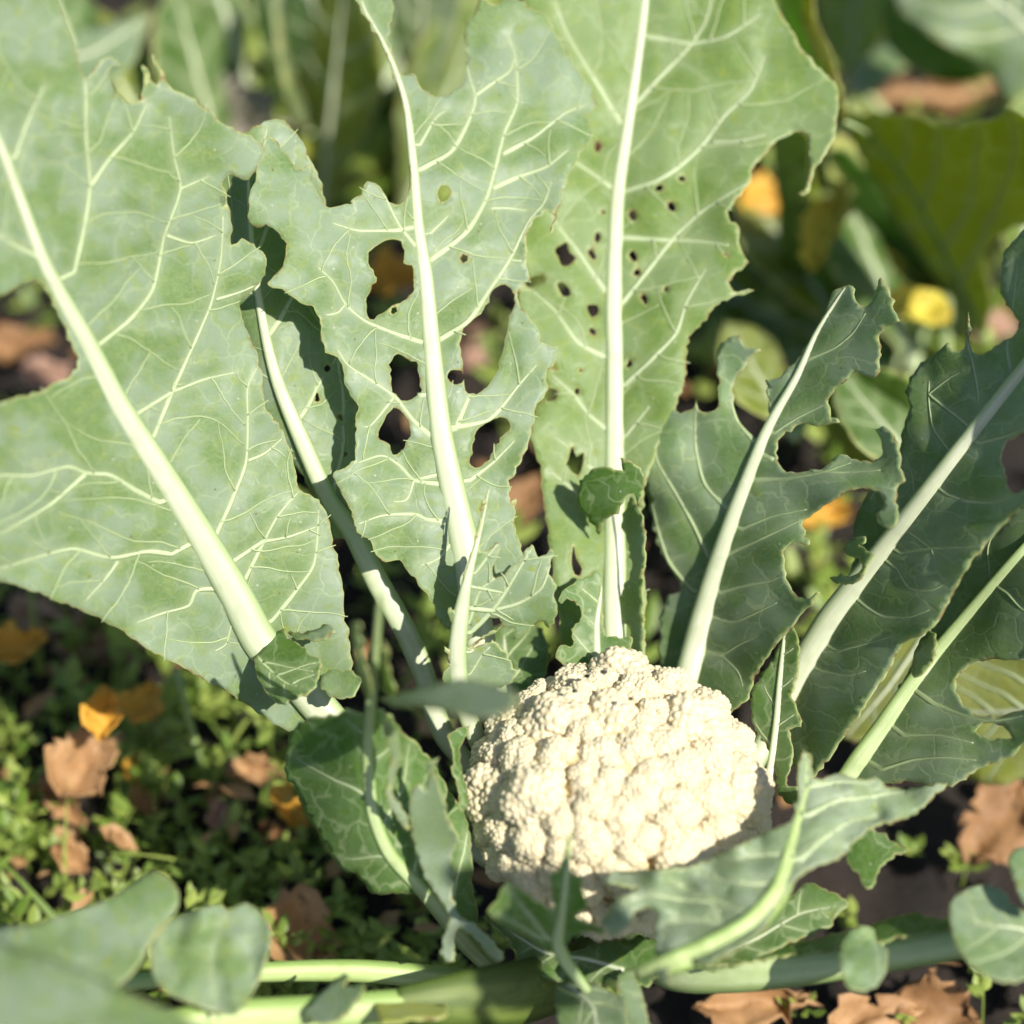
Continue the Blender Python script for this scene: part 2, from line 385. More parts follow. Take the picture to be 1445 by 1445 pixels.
    def zoff(P, dmm, dvv, mg):
        return (wob(P, wl, sd+7)*ripple*np.clip(dmm/80, 0.1, 1.4)*(0.6+0.9*mg) + wob(P, wl*0.4, sd+9)*ripple*0.14 - pillow*(1-np.exp(-dvv/24.0)))
    z = z+zoff(V2, dm, dva, margin)
    zg = (0.012-CAM[2])/(-((V2[:, 1]-RES/2)/FPX)*UP[2]+FW[2]); z = np.minimum(z, zg)     # nothing grows into the soil
    X = at_many(V2, z); org = X[np.argmin(dm)] if mid is not None else X.mean(0)
    # triangles face the lens
    a_, b_, c_ = X[F2[:, 0]], X[F2[:, 1]], X[F2[:, 2]]
    flip = ((np.cross(b_-a_, c_-a_))*(CAM-a_)).sum(1) < 0
    F2[flip] = F2[flip][:, ::-1]
    ploc = np.array(parent.matrix_world.translation) if parent.type != 'EMPTY' else np.array(parent.location)
    me = mesh(name, X, F2, GREEN[mat], True, ploc)
    at_ = me.attributes.new('vein', 'FLOAT', 'POINT'); at_.data.foreach_set('value', np.exp(-(dv/vw)**2).astype(np.float32))
    ae_ = me.attributes.new('edge', 'FLOAT', 'POINT'); ae_.data.foreach_set('value', np.clip(1-de/(step*0.8), 0, 1).astype(np.float32))
    uvl = me.uv_layers.new(name='leaf'); li = np.empty(len(me.loops), np.int32); me.loops.foreach_get('vertex_index', li)
    uvl.data.foreach_set('uv', ((V2[li]/100+sd*3.7)).astype(np.float32).ravel())
    o = link(name, me, parent); solid(o, th)
    if label: o['label'] = label
    def zs(P, lift):
        d_m = polydist(P, [midl]) if mid is not None else np.full(len(P), 60.0)
        return D(P)-(fold*d_m/FPX if mid is not None else 0)+zoff(P, d_m, np.zeros(len(P)), np.exp(-polydist(P, ring_v)/60.0))-lift
    if mid is not None:
        M = crspline(np.asarray(mid, float), 7, False); P2 = M[:, :2]
        w = M[:, 2]; zz = zs(P2, 0); R = px_r(w, zz); P3 = at_many(P2, zz-R*flat*0.35)
        link(ribname, tube_mesh(ribname, P3, R, rib, flat, 14, 0.02, None, ploc), o)
    if veins:
        vm = {'blue': VEINB, 'deep': VEINB, 'far': VEINB}.get(mat, VEIN)
        for L in latl:
            n = len(L)
            if n < 3: continue
            w0 = min(10.0, 2.4+0.05*n*6)*vs; w = np.linspace(w0, min(2.0, w0*0.5), n)*(1+0.10*np.sin(np.arange(n)*0.7+sd))
            ok = inside(L, rings[0])
            for q in rings[1:]: ok &= ~inside(L, q)
            run = []
            for i in range(n+1):                     # a vein stops where the leaf is eaten away
                if i < n and ok[i]: run.append(i); continue
                if len(run) > 2:
                    Lr, wr = L[run], w[run]; zz = zs(Lr, 0); R = px_r(wr, zz)
                    link('vein', tube_mesh('vein', at_many(Lr, zz-0.0004), R, vm, 0.24, 8, 0, None, ploc), o)
                run = []
        if twigs:
            TV, TF = [], []
            for L in twigs:
                zz = zs(L, 0)-pillow*(1-np.exp(-np.minimum(polydist(L, lines), 3.0)/24.0)); w = np.linspace(2.8, 1.5, len(L)); v_, f_ = tube(at_many(L, zz-0.0008), px_r(w, zz), 0.3, 5)
                TF += [[len(TV)+q for q in f] for f in f_]; TV += list(v_)
            link('fine_veins', mesh('fine_veins', TV, TF, FINE if vm is VEIN else FINEB, True, ploc), o, kind='stuff')
    return o
def rod(parent, pts, mat=PET, flat=0.9, ns=14, ridge=0.03, name='petiole', step=10):
    """a stalk through (px, py, z, width in px)"""
    M = crspline(np.asarray(pts, float), step, False); P3 = at_many(M[:, :2], M[:, 2]); R = px_r(M[:, 3], M[:, 2])
    ploc = np.array(parent.location) if parent.type == 'EMPTY' else np.zeros(3)
    return link(name, tube_mesh(name, P3, R, mat, flat, ns, ridge, None, ploc), parent)
def ell(cx, cy, rx, ry, rot=0.0, n=9, seed=0):
    r = np.random.default_rng(seed+int(cx*7+cy)); a = np.arange(n)/n*2*math.pi; k = 1+r.normal(0, 0.13, n)
    x, y = rx*np.cos(a)*k, ry*np.sin(a)*k
    return [(cx+u*math.cos(rot)-v*math.sin(rot), cy+u*math.sin(rot)+v*math.cos(rot)) for u, v in zip(x, y)]
def zc(x0, y0, s, pts): return [(x0+a*s, y0+b*s) for a, b in pts]
Q = 500/1445
def z1(*p): return zc(0, 0, Q, p)
def z2(*p): return zc(470, 0, Q, p)
def z3(*p): return zc(945, 0, Q, p)
def z4(*p): return zc(0, 470, Q, p)
def z5(*p): return zc(470, 470, Q, p)
def z6(*p): return zc(945, 470, Q, p)
def z9(*p): return zc(945, 945, Q, p)


# ------------------------------------------------------------------ ground
def build_ground():
    s = np.concatenate([-np.geomspace(40, 1.45, 14), np.linspace(-1.4, 1.4, 201), np.geomspace(1.45, 40, 14)])
    X, Y = np.meshgrid(s, s+0.35); P = np.stack([X.ravel(), Y.ravel()], 1)
    z = 0.010*wob(P, 0.35, 1)+0.007*wob(P, 0.09, 2, 9)+0.005*wob(P, 0.045, 3, 9)+0.004*np.abs(wob(P, 0.03, 4, 9))
    n = len(s); V = np.column_stack([P, z-0.012])
    I = np.arange(n*n).reshape(n, n); F = np.stack([I[:-1, :-1], I[:-1, 1:], I[1:, 1:], I[1:, :-1]], -1).reshape(-1, 4)
    o = link('ground', mesh('ground', V, F, SOIL), None, kind='structure')
build_ground()

# ------------------------------------------------------------------ the cauliflower plant
plant = empty('cauliflower_plant', (0, 0, 0), 'large cauliflower plant with cream head and insect-eaten leaves in the middle', 'cauliflower')
link('stem', tube_mesh('stem', crspline(np.array([(0, 0.03, -0.03), (0.004, 0.022, 0.06), (0, 0.01, 0.13), (0, 0, HEAD_H-0.03)]), 0.02, False), [0.019, 0.018, 0.018, 0.021, 0.023, 0.025, 0.028, 0.030, 0.032, 0.034, 0.036, 0.036][:len(crspline(np.array([(0, 0.03, -0.03), (0.004, 0.022, 0.06), (0, 0.01, 0.13), (0, 0, HEAD_H-0.03)]), 0.02, False))], PET, 1.0, 16, 0.02, (0, -1, 0.01)), plant)

# --- leaf on the far left, broad, cropped by the picture
A_out = [(408,1033),(440,1010),(470,985),(497,955),(492,900),(488,875),(481,816),(467,750),(450,705),(424,691),(412,643),(398,608),(374,567),(367,515),(346,460),(337,429),(360,405),(375,381),
         (374,360),(356,346),(341,336),(326,345),(327,318),(322,287),(315,256),(323,246),(345,255),(363,235),(372,206),(346,190),(311,170),(277,142),(241,122),(230,103),(216,78),(213,76),(224,104),(222,120),
         (212,112),(208,96),(200,91),(203,112),(197,140),(186,146),(170,138),(157,118),(156,97),(170,98),(173,95),(163,84),(149,80),(134,97),(121,111),(113,98),(104,55),(92,22),(83,0),(60,-60),(10,-130),(-80,-190),(-170,-200),
         (-230,-120),(-240,60),(-200,250),(-110,400),(0,418),(24,405),(55,398),(72,425),(92,465),(111,515),(86,536),(52,553),(20,560),(0,568),(-60,600),(-110,660),(-120,760),(-60,805),(0,820),(35,830),(75,845),(114,861),(163,885),(208,916),(277,952),(353,997)]
A_mid = [(690,1215,26),(600,1140,36),(530,1085,44),(462,1012,50),(418,960,52),(367,906,52),(332,840,48),(277,747,42),(225,664,38),(166,570,34),(118,477,29),(83,415,25),(59,367,22),(28,284,19),(0,208,16),(-50,90,12),(-110,-60,6),(-140,-150,2)]
A_lat = [z1((300,1110),(340,930),(365,760),(350,560),(345,330),(300,150),(240,0)), z1((365,760),(450,640),(540,540),(600,420)), z1((420,1390),(530,1300),(620,1180),(670,960),(735,770),(710,640),(690,480)),
         z1((735,770),(850,720)), z4((625,420),(700,240),(800,20),(860,-122),(900,-300),(910,-480)), z4((875,830),(940,690),(1000,530),(1010,350),(1010,220),(1060,120)), z4((1000,1000),(1060,880),(1130,750),(1215,650)),
         z4((1110,1170),(1200,1060),(1280,940),(1300,720)), z1((160,1050),(60,1000),(0,960),(-150,880)), z4((650,690),(550,640),(450,580),(350,570),(280,545),(130,580),(0,580),(-150,600)), z4((350,570),(200,700),(0,820)),
         z4((700,900),(600,890),(450,915),(300,880),(200,900),(0,960)), z4((880,1040),(800,1050),(770,1110),(670,1140),(560,1180)), z4((945,1180),(920,1270),(870,1300)), z1((60,640),(110,500),(180,350)), z4((700,240),(830,190),(960,160)),
         z4((480,930),(430,1000),(350,1090)), z4((1010,520),(1080,490),(1150,430)), z1((680,960),(780,990),(880,960)), z1((880,1220),(980,1190),(1070,1150)), z4((620,420),(520,200),(640,20)) [:0] or z4((1070,850),(1180,830),(1290,790))]
A_z = [(690,1215,1.05),(462,1012,1.03),(367,906,1.02),(408,1033,1.035),(166,570,0.965),(0,208,0.905),(488,875,1.02),(372,206,0.985),(350,420,1.0),(0,820,0.935),(0,560,0.915),(-150,-150,0.86),(-200,200,0.85)]
leaf(plant, A_out, A_z, A_mid, A_lat, [z1((895,800),(915,795),(920,830),(905,845),(893,825))], fold=-0.04, step=7, ripple=0.0018, label='broad pale green leaf at the left with a thick white midrib')
leaf(plant, [(357,928),(369,919),(381,899),(401,887),(407,899),(430,915),(453,934),(450,957),(443,973),(418,986),(398,994),(381,983),(363,951)],
     [(357,928,1.012),(453,940,0.995),(398,994,0.985),(400,888,1.025)], [(362,926,6),(380,945,5),(405,965,4),(440,972,2)], auto=3, mat='deep', name='leaflet', step=5, fold=0.25, rib=RIBG)
leaf(plant, [(407,893),(422,893),(436,893),(452,886),(466,883),(472,892),(465,900),(442,904),(424,902)], [(407,893,1.02),(472,892,0.995),(440,904,1.0),(436,893,1.005)], mat='main', name='leaflet', step=5)
leaf(plant, [(455,952),(470,945),(498,948),(510,960),(498,985),(470,985),(452,970)], [(455,952,1.01),(510,960,1.0),(470,985,1.0)], mat='main', name='leaflet', step=5)

# --- leaf full of holes, centre left
B_out = z2((605,-15),(640,10),(662,22),(690,12),(702,-8),(750,-5),(800,30),(870,65),(905,130),(940,190),(980,260),(1040,340),(1070,400),(1070,450),(1035,470),(1055,560),(1000,640),(960,720),(930,820),(905,920),(885,962),(893,920),(905,880),(870,858),(820,900),(785,960),(790,1060),(800,1140),(762,1180),(755,1230),(790,1290),(835,1340),(860,1400),(920,1412)) + \
        z5((915,60),(900,120),(870,180),(875,230),(835,290),(810,400),(770,520),(720,620),(725,685),(745,680),(740,760),(760,850),(785,930),(800,990),(700,1080),(560,1150),(465,1205),(400,1100),(330,1000),(270,932),(200,930),(150,850),(100,810),(60,700),(20,620),(0,570),(80,530),(95,440),(90,360),(100,300),(60,240),(20,100)) + \
        z1((1330,1435),(1300,1300),(1280,1250),(1220,1235),(1150,1180),(1090,1160),(1140,1100),(1165,1050),(1160,980),(1100,920),(1035,930),(1015,880),(1020,790),(1040,740),(1050,640),(1080,570),(1110,560),(1150,610),(1200,670),(1240,690),(1270,658),(1275,740),(1320,830),(1345,850),(1440,825)) + \
        z2((70,825),(110,790),(138,738),(200,770),(225,820),(270,832),(305,800),(312,640),(290,450),(255,330),(200,180),(140,80),(90,0),(80,-90),(150,-150),(230,-120),(245,0),(245,80),(225,150),(262,270),(290,310),(320,293),(355,350),(400,390),(470,382),(530,330),(545,260),(540,100),(580,50))
B_mid = [(800,1190,16),(735,1080,30),(690,960,42),(668,860,46),(657,780,44),(640,700,38),(622,610,32),(608,480,26),(600,390,22),(590,320,17),(583,230,13),(573,150,10),(558,100,8),(538,55,6),(515,15,4.5),(500,-30,2)]
B_lat = [z2((360,690),(480,620),(550,500),(580,400),(550,290),(545,200)), z2((580,390),(650,340),(720,290),(745,230)), z2((400,1060),(540,950),(620,820),(660,690),(700,540),(750,420),(750,300),(745,230),(710,140)), z2((650,770),(760,720),(870,680),(960,610)),
         z2((690,630),(820,560),(950,460),(1030,430)), z2((430,1390),(550,1310),(640,1180),(720,1060),(800,900),(860,830),(890,740)), z2((340,1010),(270,920),(210,800),(190,775)), z2((255,940),(100,940),(0,910)), z2((370,1400),(250,1360),(130,1310),(50,1240),(0,1150),(-60,1090)),
         z5((410,430),(330,360),(250,260),(150,190),(60,130),(15,60)), z5((500,390),(560,250),(640,130),(690,20),(740,-140)), z5((500,385),(640,350),(760,210),(830,130)), z5((470,620),(330,600),(270,540),(200,500),(100,530)), z5((480,770),(380,760),(340,740),(200,745),(100,780)),
         z5((560,600),(650,530),(740,440)), z5((480,860),(430,920),(350,950)), z2((640,850),(720,850),(790,860)), z2((50,1240),(20,1275),(-30,1285)), z2((400,950),(470,880)), z5((330,600),(300,680),(240,690)), z5((250,260),(150,380),(110,380)), z2((720,1060),(770,1065),(795,1060)), z2((355,590),(420,480),(460,450))]
B_h = [z2((145,1030),(200,985),(260,978),(295,1020),(290,1070),(325,1100),(325,1180),(300,1220),(240,1245),(200,1272),(150,1302),(138,1230),(160,1165),(182,1132),(150,1090)), z2((425,790),(440,757),(462,757),(482,782),(470,812),(440,825)), z2((518,1055),(530,1037),(548,1045),(548,1065),(530,1073)),
       z2((235,1275),(240,1255),(258,1252),(262,1270),(245,1283)), z2((700,1163),(655,1175),(630,1230),(590,1290),(530,1335),(522,1440),(530,1536),(542,1590),(570,1612),(625,1580),(672,1500),(695,1420),(720,1290),(742,1235),(735,1190)), z5((465,180),(480,152),(525,155),(537,178),(525,203),(495,210)),
       z5((230,150),(235,110),(265,85),(300,108),(345,112),(345,150),(355,215),(352,245),(320,268),(285,277),(245,240),(236,200)), z5((260,305),(220,330),(190,390),(188,435),(222,442),(232,475),(262,500),(300,450),(318,405),(300,350)), z5((680,340),(720,358),(718,395),(670,440),(645,500),(600,550),(560,542),(563,490),(578,420),(612,375))]
B_z = [(800,1190,1.05),(690,960,1.035),(655,800,1.025),(600,400,1.04),(505,0,1.075),(374,200,1.01),(400,400,1.015),(480,670,1.015),(840,140,1.085),(785,490,1.045),(750,780,1.035),(700,20,1.09),(620,870,1.02)]
leaf(plant, B_out, B_z, B_mid, B_lat, B_h, fold=0.03, step=6, ripple=0.0026, label='pale green leaf riddled with large eaten holes')

# --- tall leaf behind, right of the middle
C_out = [(906,934),(910,880),(911,850),(909,790),(905,735),(910,690),(925,640),(940,605),(954,574),(965,539),(973,477),(987,460),(1014,429),(1031,420),(1050,415),(1064,410),(1048,410),(1034,412),(1028,398),(1040,385),(1056,370),(1047,356),(1044,346),(1041,335),(1044,325),(1032,312),(1026,298),(1045,275),(1059,256),(1063,235),(1087,211),(1097,197),
         (1128,187),(1143,197),(1139,215),(1142,230),(1138,256),(1134,268),(1124,272),(1134,277),(1141,270),(1149,239),(1166,218),(1177,194),(1182,166),(1180,121),(1153,93),(1125,59),(1094,0),(1070,-60),(1030,-130),(960,-190),(900,-200),(830,-150),(770,-60),(735,10),(740,100),(760,200),(735,300),(730,400),(745,480),(770,540),(764,570),(752,594),(748,619),(757,643),(762,664),(767,712),
         (774,757),(781,816),(787,868),(790,902),(800,940),(850,960)]
C_mid = [(880,1180,16),(875,1080,26),(870,960,34),(868,860,36),(868,781,34),(868,643,30),(868,505,27),(866,430,26),(872,280,22),(887,173,18),(900,85,15),(911,0,12),(925,-110,6),(930,-180,2)]
C_lat = [z2((1170,500),(1080,350),(960,150),(900,0)), z2((1240,420),(1330,320),(1445,200),(1520,90),(1550,-30)), z3((90,180),(230,150),(370,60)), z2((1140,770),(1060,710),(980,660),(880,620)), z2((1200,780),(1320,740),(1400,690),(1500,600),(1600,470),(1700,370),(1760,230)), z2((1180,1240),(1290,1100),(1400,960),(1510,860),(1620,790),(1700,740)),
         z2((1110,1190),(1000,1030),(910,910),(860,800)), z5((1110,100),(1000,40),(900,-95),(770,-210)), z5((1195,210),(1300,110),(1400,0),(1440,-120),(1520,-260)), z5((1110,390),(1040,330),(980,250),(890,170)), z5((1195,420),(1290,300)), z5((1100,600),(1000,500),(900,420)), z5((1100,760),(980,640),(880,560)), z3((170,580),(290,575),(390,550)), z3((0,980),(120,985),(240,1000))]
def H2(x, y, rx, ry, n=7): return ell(470+x*Q, y*Q, rx*Q, ry*Q, random.uniform(-.4, .4), n)
def H5(x, y, rx, ry, n=7): return ell(470+x*Q, 470+y*Q, rx*Q, ry*Q, random.uniform(-.2, .2), n)
C_h = [H2(1078,600,16,26), H2(1103,865,10,11), H2(1080,970,9,22), H2(1055,1038,14,26), z2((920,1000),(955,985),(965,1030),(990,1050),(980,1075),(940,1090),(920,1060),(908,1030)), z2((780,1160),(810,1130),(860,1120),(865,1135),(830,1165),(800,1175)),
       z2((912,1155),(935,1150),(965,1180),(970,1205),(945,1215),(925,1190)), z2((1035,1245),(1080,1245),(1082,1280),(1055,1295),(1040,1275)), H2(1055,1350,14,14), H2(1330,768,22,17), H2(1380,848,16,18), H2(1220,882,17,25), H2(1225,1045,15,22), H2(1240,1110,13,16), H2(1268,1220,11,26), H2(1357,1180,8,9), H2(1425,730,9,8),
       H5(890,250,28,26), H5(1010,153,7,8), H5(995,235,9,14), z5((975,455),(995,500),(1020,490),(1015,540),(1000,582),(975,570),(958,535)), z5((980,865),(992,920),(1015,960),(1005,990),(985,985),(972,940)), H5(905,140,16,12), H5(1205,125,9,14),
       ell(945+50*Q, 730*Q, 4, 3.5), ell(945+8*Q, 850*Q, 4, 4), ell(945+232*Q, 1040*Q, 3.5, 3.5)]
C_z = [(880,1180,1.05),(870,960,1.06),(868,640,1.085),(890,170,1.12),(912,-20,1.13),(1180,150,1.12),(1050,380,1.095),(760,200,1.12),(780,800,1.065),(950,570,1.08),(740,450,1.095),(906,934,1.055)]
leaf(plant, C_out, C_z, C_mid, C_lat, C_h, mat='warm', fold=0.22, step=7, ripple=0.0028, label='tall green leaf behind the head with many small holes')
leaf(plant, [(815,698),(820,679),(836,662),(855,659),(879,665),(875,646),(888,651),(906,665),(908,691),(901,714),(895,695),(884,702),(872,724),(855,731),(846,752),(836,738),(820,719)], [(815,698,1.055),(908,691,1.04),(846,752,1.06),(855,660,1.035),(872,724,1.03)], mat='deep', name='leaflet', step=5)
leaf(plant, [(893,700),(901,714),(911,750),(909,800),(908,850),(908,900),(904,938),(893,938),(890,890),(880,880),(872,860),(880,830),(893,800),(885,760),(878,735)], [(893,700,1.055),(908,850,1.04),(904,938,1.04),(872,860,1.06)], mat='main', name='leaflet', step=5)
leaf(plant, [(789,847),(801,827),(822,815),(840,805),(852,820),(849,836),(852,874),(855,893),(874,900),(891,902),(888,923),(870,945),(830,950),(785,928),(787,913),(808,909),(806,888),(820,874),(818,855),(806,848)],
     [(789,847,1.03),(840,805,1.04),(852,880,1.045),(891,902,1.03),(785,928,1.025),(840,940,1.035)], [(842,950,13),(842,923,12),(842,879,9),(848,832,4),(846,812,1.5)], auto=3, mat='deep', name='leaflet', step=5, jag=2)

# --- leaf hidden behind the two left ones; mostly its midrib shows
L_out = [(310,250),(340,190),(400,170),(450,250),(470,350),(468,430),(490,500),(505,560),(507,620),(508,680),(500,720),(540,815),(528,822),(495,760),(470,760),(440,690),(400,640),(350,560),(310,460),(290,350)]
L_mid = [(760,1190,18),(690,1110,24),(628,1040,30),(601,960,31),(574,895,32),(532,820,33),(498,752,30),(464,705,26),(425,620,24),(394,546,19),(378,490,15),(362,400,11),(352,300,7),(350,220,3)]
L_z = [(760,1190,1.06),(601,960,1.055),(498,752,1.04),(394,546,1.032),(352,300,1.035),(505,620,1.032),(300,400,1.04),(480,400,1.035)]
leaf(plant, L_out, L_z, L_mid, [], [ell(447,560,4,6), ell(482,590,4,5), ell(486,640,4,5), ell(462,520,3,4)], mat='main', auto=7, fold=-0.45, step=7)

# --- small bright leaf left behind the head
K_out = z5((635,625),(612,700),(600,800),(590,880),(625,892),(672,850),(682,880),(655,950),(660,1000),(725,960),(772,910),(810,862),(838,912),(888,877),(900,910),(878,965),(912,1040),(900,1080),(918,1140),(880,1197),(855,1180),(838,1170),(800,1215),(740,1245),(735,1195),(690,1205),(640,1235),(580,1275),(570,1290),(650,1250),(700,1300),(745,1390),(720,1430),(600,1460),(480,1440),(445,1420),(470,1340),(452,1275),(485,1290),(490,1200),(465,1115),(500,1130),(530,1000),(575,860),(605,720))
leaf(plant, K_out, [(645,970,1.01),(650,870,0.995),(690,690,0.985),(787,864,0.99),(776,774,1.0),(728,951,1.015),(625,960,1.0)], [(720,1140,20),(680,1060,26),(650,980,27),(645,920,26),(650,870,23),(659,820,14),(672,770,8),(682,730,4.5),(690,690,1.5)],
     [z5((560,1220),(650,1130),(700,1060),(760,960),(810,880)), z5((555,1180),(600,1050),(660,1000)), z5((560,1300),(640,1230),(700,1190)), z5((650,1130),(760,1100),(850,1040),(890,930)), z5((580,980),(640,900),(672,860)), z5((700,1060),(700,1000)), z5((560,1390),(610,1310),(640,1280))],
     [z5((548,1260),(600,1190),(640,1160),(675,1165),(690,1190),(640,1222),(580,1262),(552,1285))], fold=0.1, step=5, ripple=0.002, label='small bright ragged leaf beside the head')
leaf(plant, [(655,915),(690,885),(730,880),(765,888),(775,930),(760,965),(700,985),(665,970)], [(655,915,1.07),(775,930,1.06),(700,985,1.05),(730,880,1.08)], [(720,1000,14),(715,950,11),(712,910,6),(712,885,2)], auto=3, mat='deep', step=6)

# --- leaf right of the head, notched
D_out = [(930,934),(930,885),(940,844),(962,831),(944,800),(927,764),(916,705),(908,643),(907,608),(909,574),(918,558),(927,553),(936,575),(950,580),(966,581),(980,575),(983,562),(986,577),(1007,582),(1014,553),(1011,505),(1018,484),(1044,472),(1049,487),(1074,493),(1062,503),(1052,518),(1035,543),(1033,570),(1045,598),(1064,619),(1078,608),(1087,584),(1080,536),(1097,534),(1118,515),(1134,495),(1160,453),(1177,412),
         (1199,400),(1206,408),(1205,422),(1218,433),(1230,429),(1236,408),(1243,393),(1249,400),(1255,408),(1256,418),(1262,424),(1258,431),(1270,453),(1253,460),(1241,471),(1243,501),(1237,533),(1222,531),(1208,524),(1194,536),(1170,563),(1173,588),(1185,596),(1153,600),(1128,598),(1115,608),(1099,622),(1097,650),(1111,665),(1128,667),(1160,660),(1184,642),(1215,650),(1236,650),(1247,636),(1243,619),(1236,606),(1251,603),(1260,615),
         (1270,633),(1270,660),(1279,678),(1266,688),(1264,709),(1269,730),(1260,743),(1246,747),(1236,726),(1249,712),(1239,695),(1218,688),(1187,698),(1153,723),(1133,736),(1141,768),(1121,764),(1106,778),(1109,809),(1118,833),(1137,845),(1156,836),(1146,850),(1132,866),(1115,885),(1083,927),(1066,954),(1055,985),(1020,1010),(970,990),(940,970)]
D_mid = [(900,1190,18),(935,1080,34),(962,990,46),(975,945,44),(990,880,38),(1007,816,32),(1025,760,28),(1042,712,25),(1083,608,18),(1125,532,13),(1153,470,9),(1187,415,5),(1195,404,2)]
D_lat = [z6((160,910),(100,780),(20,640),(-50,520),(-60,430)), z6((235,710),(150,620),(110,480),(105,350),(110,285)), z6((95,1050),(0,930),(-40,820),(-70,700)), z6((250,900),(400,830),(540,762)), z6((360,600),(500,592),(620,570),(740,530)), z6((430,410),(520,350),(640,290)), z6((570,110),(680,60),(750,0),(800,-80)), z6((210,1060),(320,1030),(420,1010),(470,980)),
         z6((185,1160),(260,1180),(340,1150),(440,1100)), z6((150,1300),(220,1310),(290,1270),(380,1230)), z6((345,440),(280,365),(255,290),(268,215)), z6((420,330),(400,230)), z6((220,1320),(280,1380),(300,1440)), z6((540,560),(700,570),(860,560)), z6((300,800),(420,750),(560,720))]
D_z = [(900,1190,1.05),(962,990,1.07),(975,945,1.075),(1042,712,1.055),(1187,415,1.035),(908,600,1.085),(1270,650,0.99),(1060,950,1.04),(940,860,1.095),(1250,430,1.0),(1020,500,1.075),(1137,845,1.01)]
leaf(plant, D_out, D_z, D_mid, D_lat, [], mat='blue', flat=0.8, fold=0.10, step=6, ripple=0.0022, pillow=0.003, label='dark blue-green leaf right of the head with ragged notches')
leaf(plant, [(1108,888),(1120,885),(1128,909),(1126,950),(1118,980),(1132,1021),(1115,1031),(1120,1063),(1111,1105),(1127,1115),(1127,1134),(1111,1132),(1097,1118),(1094,1083),(1083,1056),(1063,1021),(1059,987),(1073,952),(1094,923)],
     [(1110,888,1.04),(1126,960,1.02),(1060,990,1.035),(1120,1130,1.0),(1085,1080,1.01)], [(1070,1140,14),(1088,1085,14),(1097,1020,13),(1102,960,11),(1107,905,7),(1109,888,3)], auto=4, mat='deep', step=5, fold=0.1)

# --- two leaves at the right, cropped
E_out = [(1118,1075),(1117,1014),(1130,960),(1122,930),(1150,905),(1160,880),(1190,830),(1205,790),(1203,760),(1212,720),(1230,690),(1267,643),(1274,608),(1284,574),(1279,553),(1291,522),(1305,508),(1322,497),(1337,484),(1345,494),(1360,494),(1363,470),(1367,440),(1370,465),(1368,480),(1373,496),(1381,501),(1405,491),(1430,474),(1441,460),(1430,440),(1418,425),(1411,408),(1413,380),(1419,352),(1445,325),
         (1500,270),(1590,250),(1640,330),(1620,500),(1560,640),(1500,700),(1460,690),(1426,695),(1419,667),(1412,643),(1422,622),(1450,610),(1470,625),(1462,680),(1455,712),(1440,716),(1395,764),(1360,809),(1339,850),(1312,889),(1274,909),(1253,948),(1208,1014),(1165,1078),(1140,1100)]
E_mid = [(960,1230,18),(1030,1130,28),(1090,1030,36),(1132,945,44),(1170,880,44),(1205,832,40),(1239,788,36),(1308,698,31),(1377,608,27),(1445,522,23),(1520,420,15),(1580,330,6),(1600,290,2)]
E_lat = [z6((1270,350),(1260,240),(1240,130),(1215,40),(1215,-30)), z6((1150,490),(1080,390),(1060,280),(1060,190)), z6((1000,690),(990,580),(960,500)), z6((1270,450),(1380,420),(1480,370),(1560,260)), z6((1140,660),(1230,690),(1330,690),(1440,650)), z6((950,900),(1100,880),(1220,875),(1280,860)), z6((930,960),(980,1040),(1070,1050),(1160,1000)),
         z6((810,1120),(880,1160),(980,1160),(1060,1130)), z6((690,1300),(800,1270),(900,1240)), z6((1400,180),(1380,60),(1400,-80),(1420,-300)), z6((620,1380),(720,1400),(800,1380)), z6((1060,250),(1150,180),(1190,160)), z6((1070,880),(1100,960))]
E_z = [(960,1230,1.05),(1100,1060,1.055),(1170,878,1.05),(1308,698,1.01),(1445,522,0.98),(1280,560,1.045),(1395,764,0.965),(1312,889,0.985),(1210,740,1.055),(1440,330,0.99),(1600,400,0.92),(1208,1014,1.01)]
leaf(plant, E_out, E_z, E_mid, E_lat, [], mat='blue', flat=0.75, fold=0.05, step=7, ripple=0.002, pillow=0.003, label='blue-green leaf at the right edge with a long pale midrib')
leaf(plant, zc(945,470,Q,[(660,1000),(700,990),(760,985),(785,960),(770,920),(720,900),(710,870),(740,840),(800,828),(795,850),(770,860),(830,900),(815,940),(780,1000),(730,1025),(680,1025)]), [(1175,820,1.02),(1225,760,1.01),(1210,820,1.0),(1190,770,1.03)], mat='main', name='leaflet', step=5)
leaf(plant, [(1312,889),(1322,900),(1320,925),(1310,945),(1290,955),(1287,935),(1298,905)], [(1312,889,1.0),(1322,920,0.985),(1288,945,0.995)], mat='main', name='leaflet', step=5)
H_out = [(1195,1085),(1225,1040),(1260,985),(1300,915),(1350,815),(1395,760),(1450,705),(1540,640),(1600,640),(1640,720),(1600,850),(1520,910),(1445,930),(1380,934),(1352,952),(1350,975),(1360,995),(1378,1008),(1410,1011),(1445,1003),(1480,1010),(1480,1040),(1445,1050),(1429,1066),(1400,1078),(1374,1090),(1343,1109),(1290,1105),(1243,1106),(1210,1110)]
H_mid = [(1040,1240,18),(1130,1170,28),(1190,1110,36),(1215,1075,38),(1250,1025,34),(1291,965,30),(1360,878,24),(1445,778,19),(1520,700,10),(1570,660,3)]
H_z = [(1040,1240,1.05),(1190,1110,1.045),(1300,960,1.03),(1445,780,1.005),(1310,900,1.055),(1374,1090,0.99),(1445,1040,0.98),(1600,700,0.98),(1540,860,0.96)]
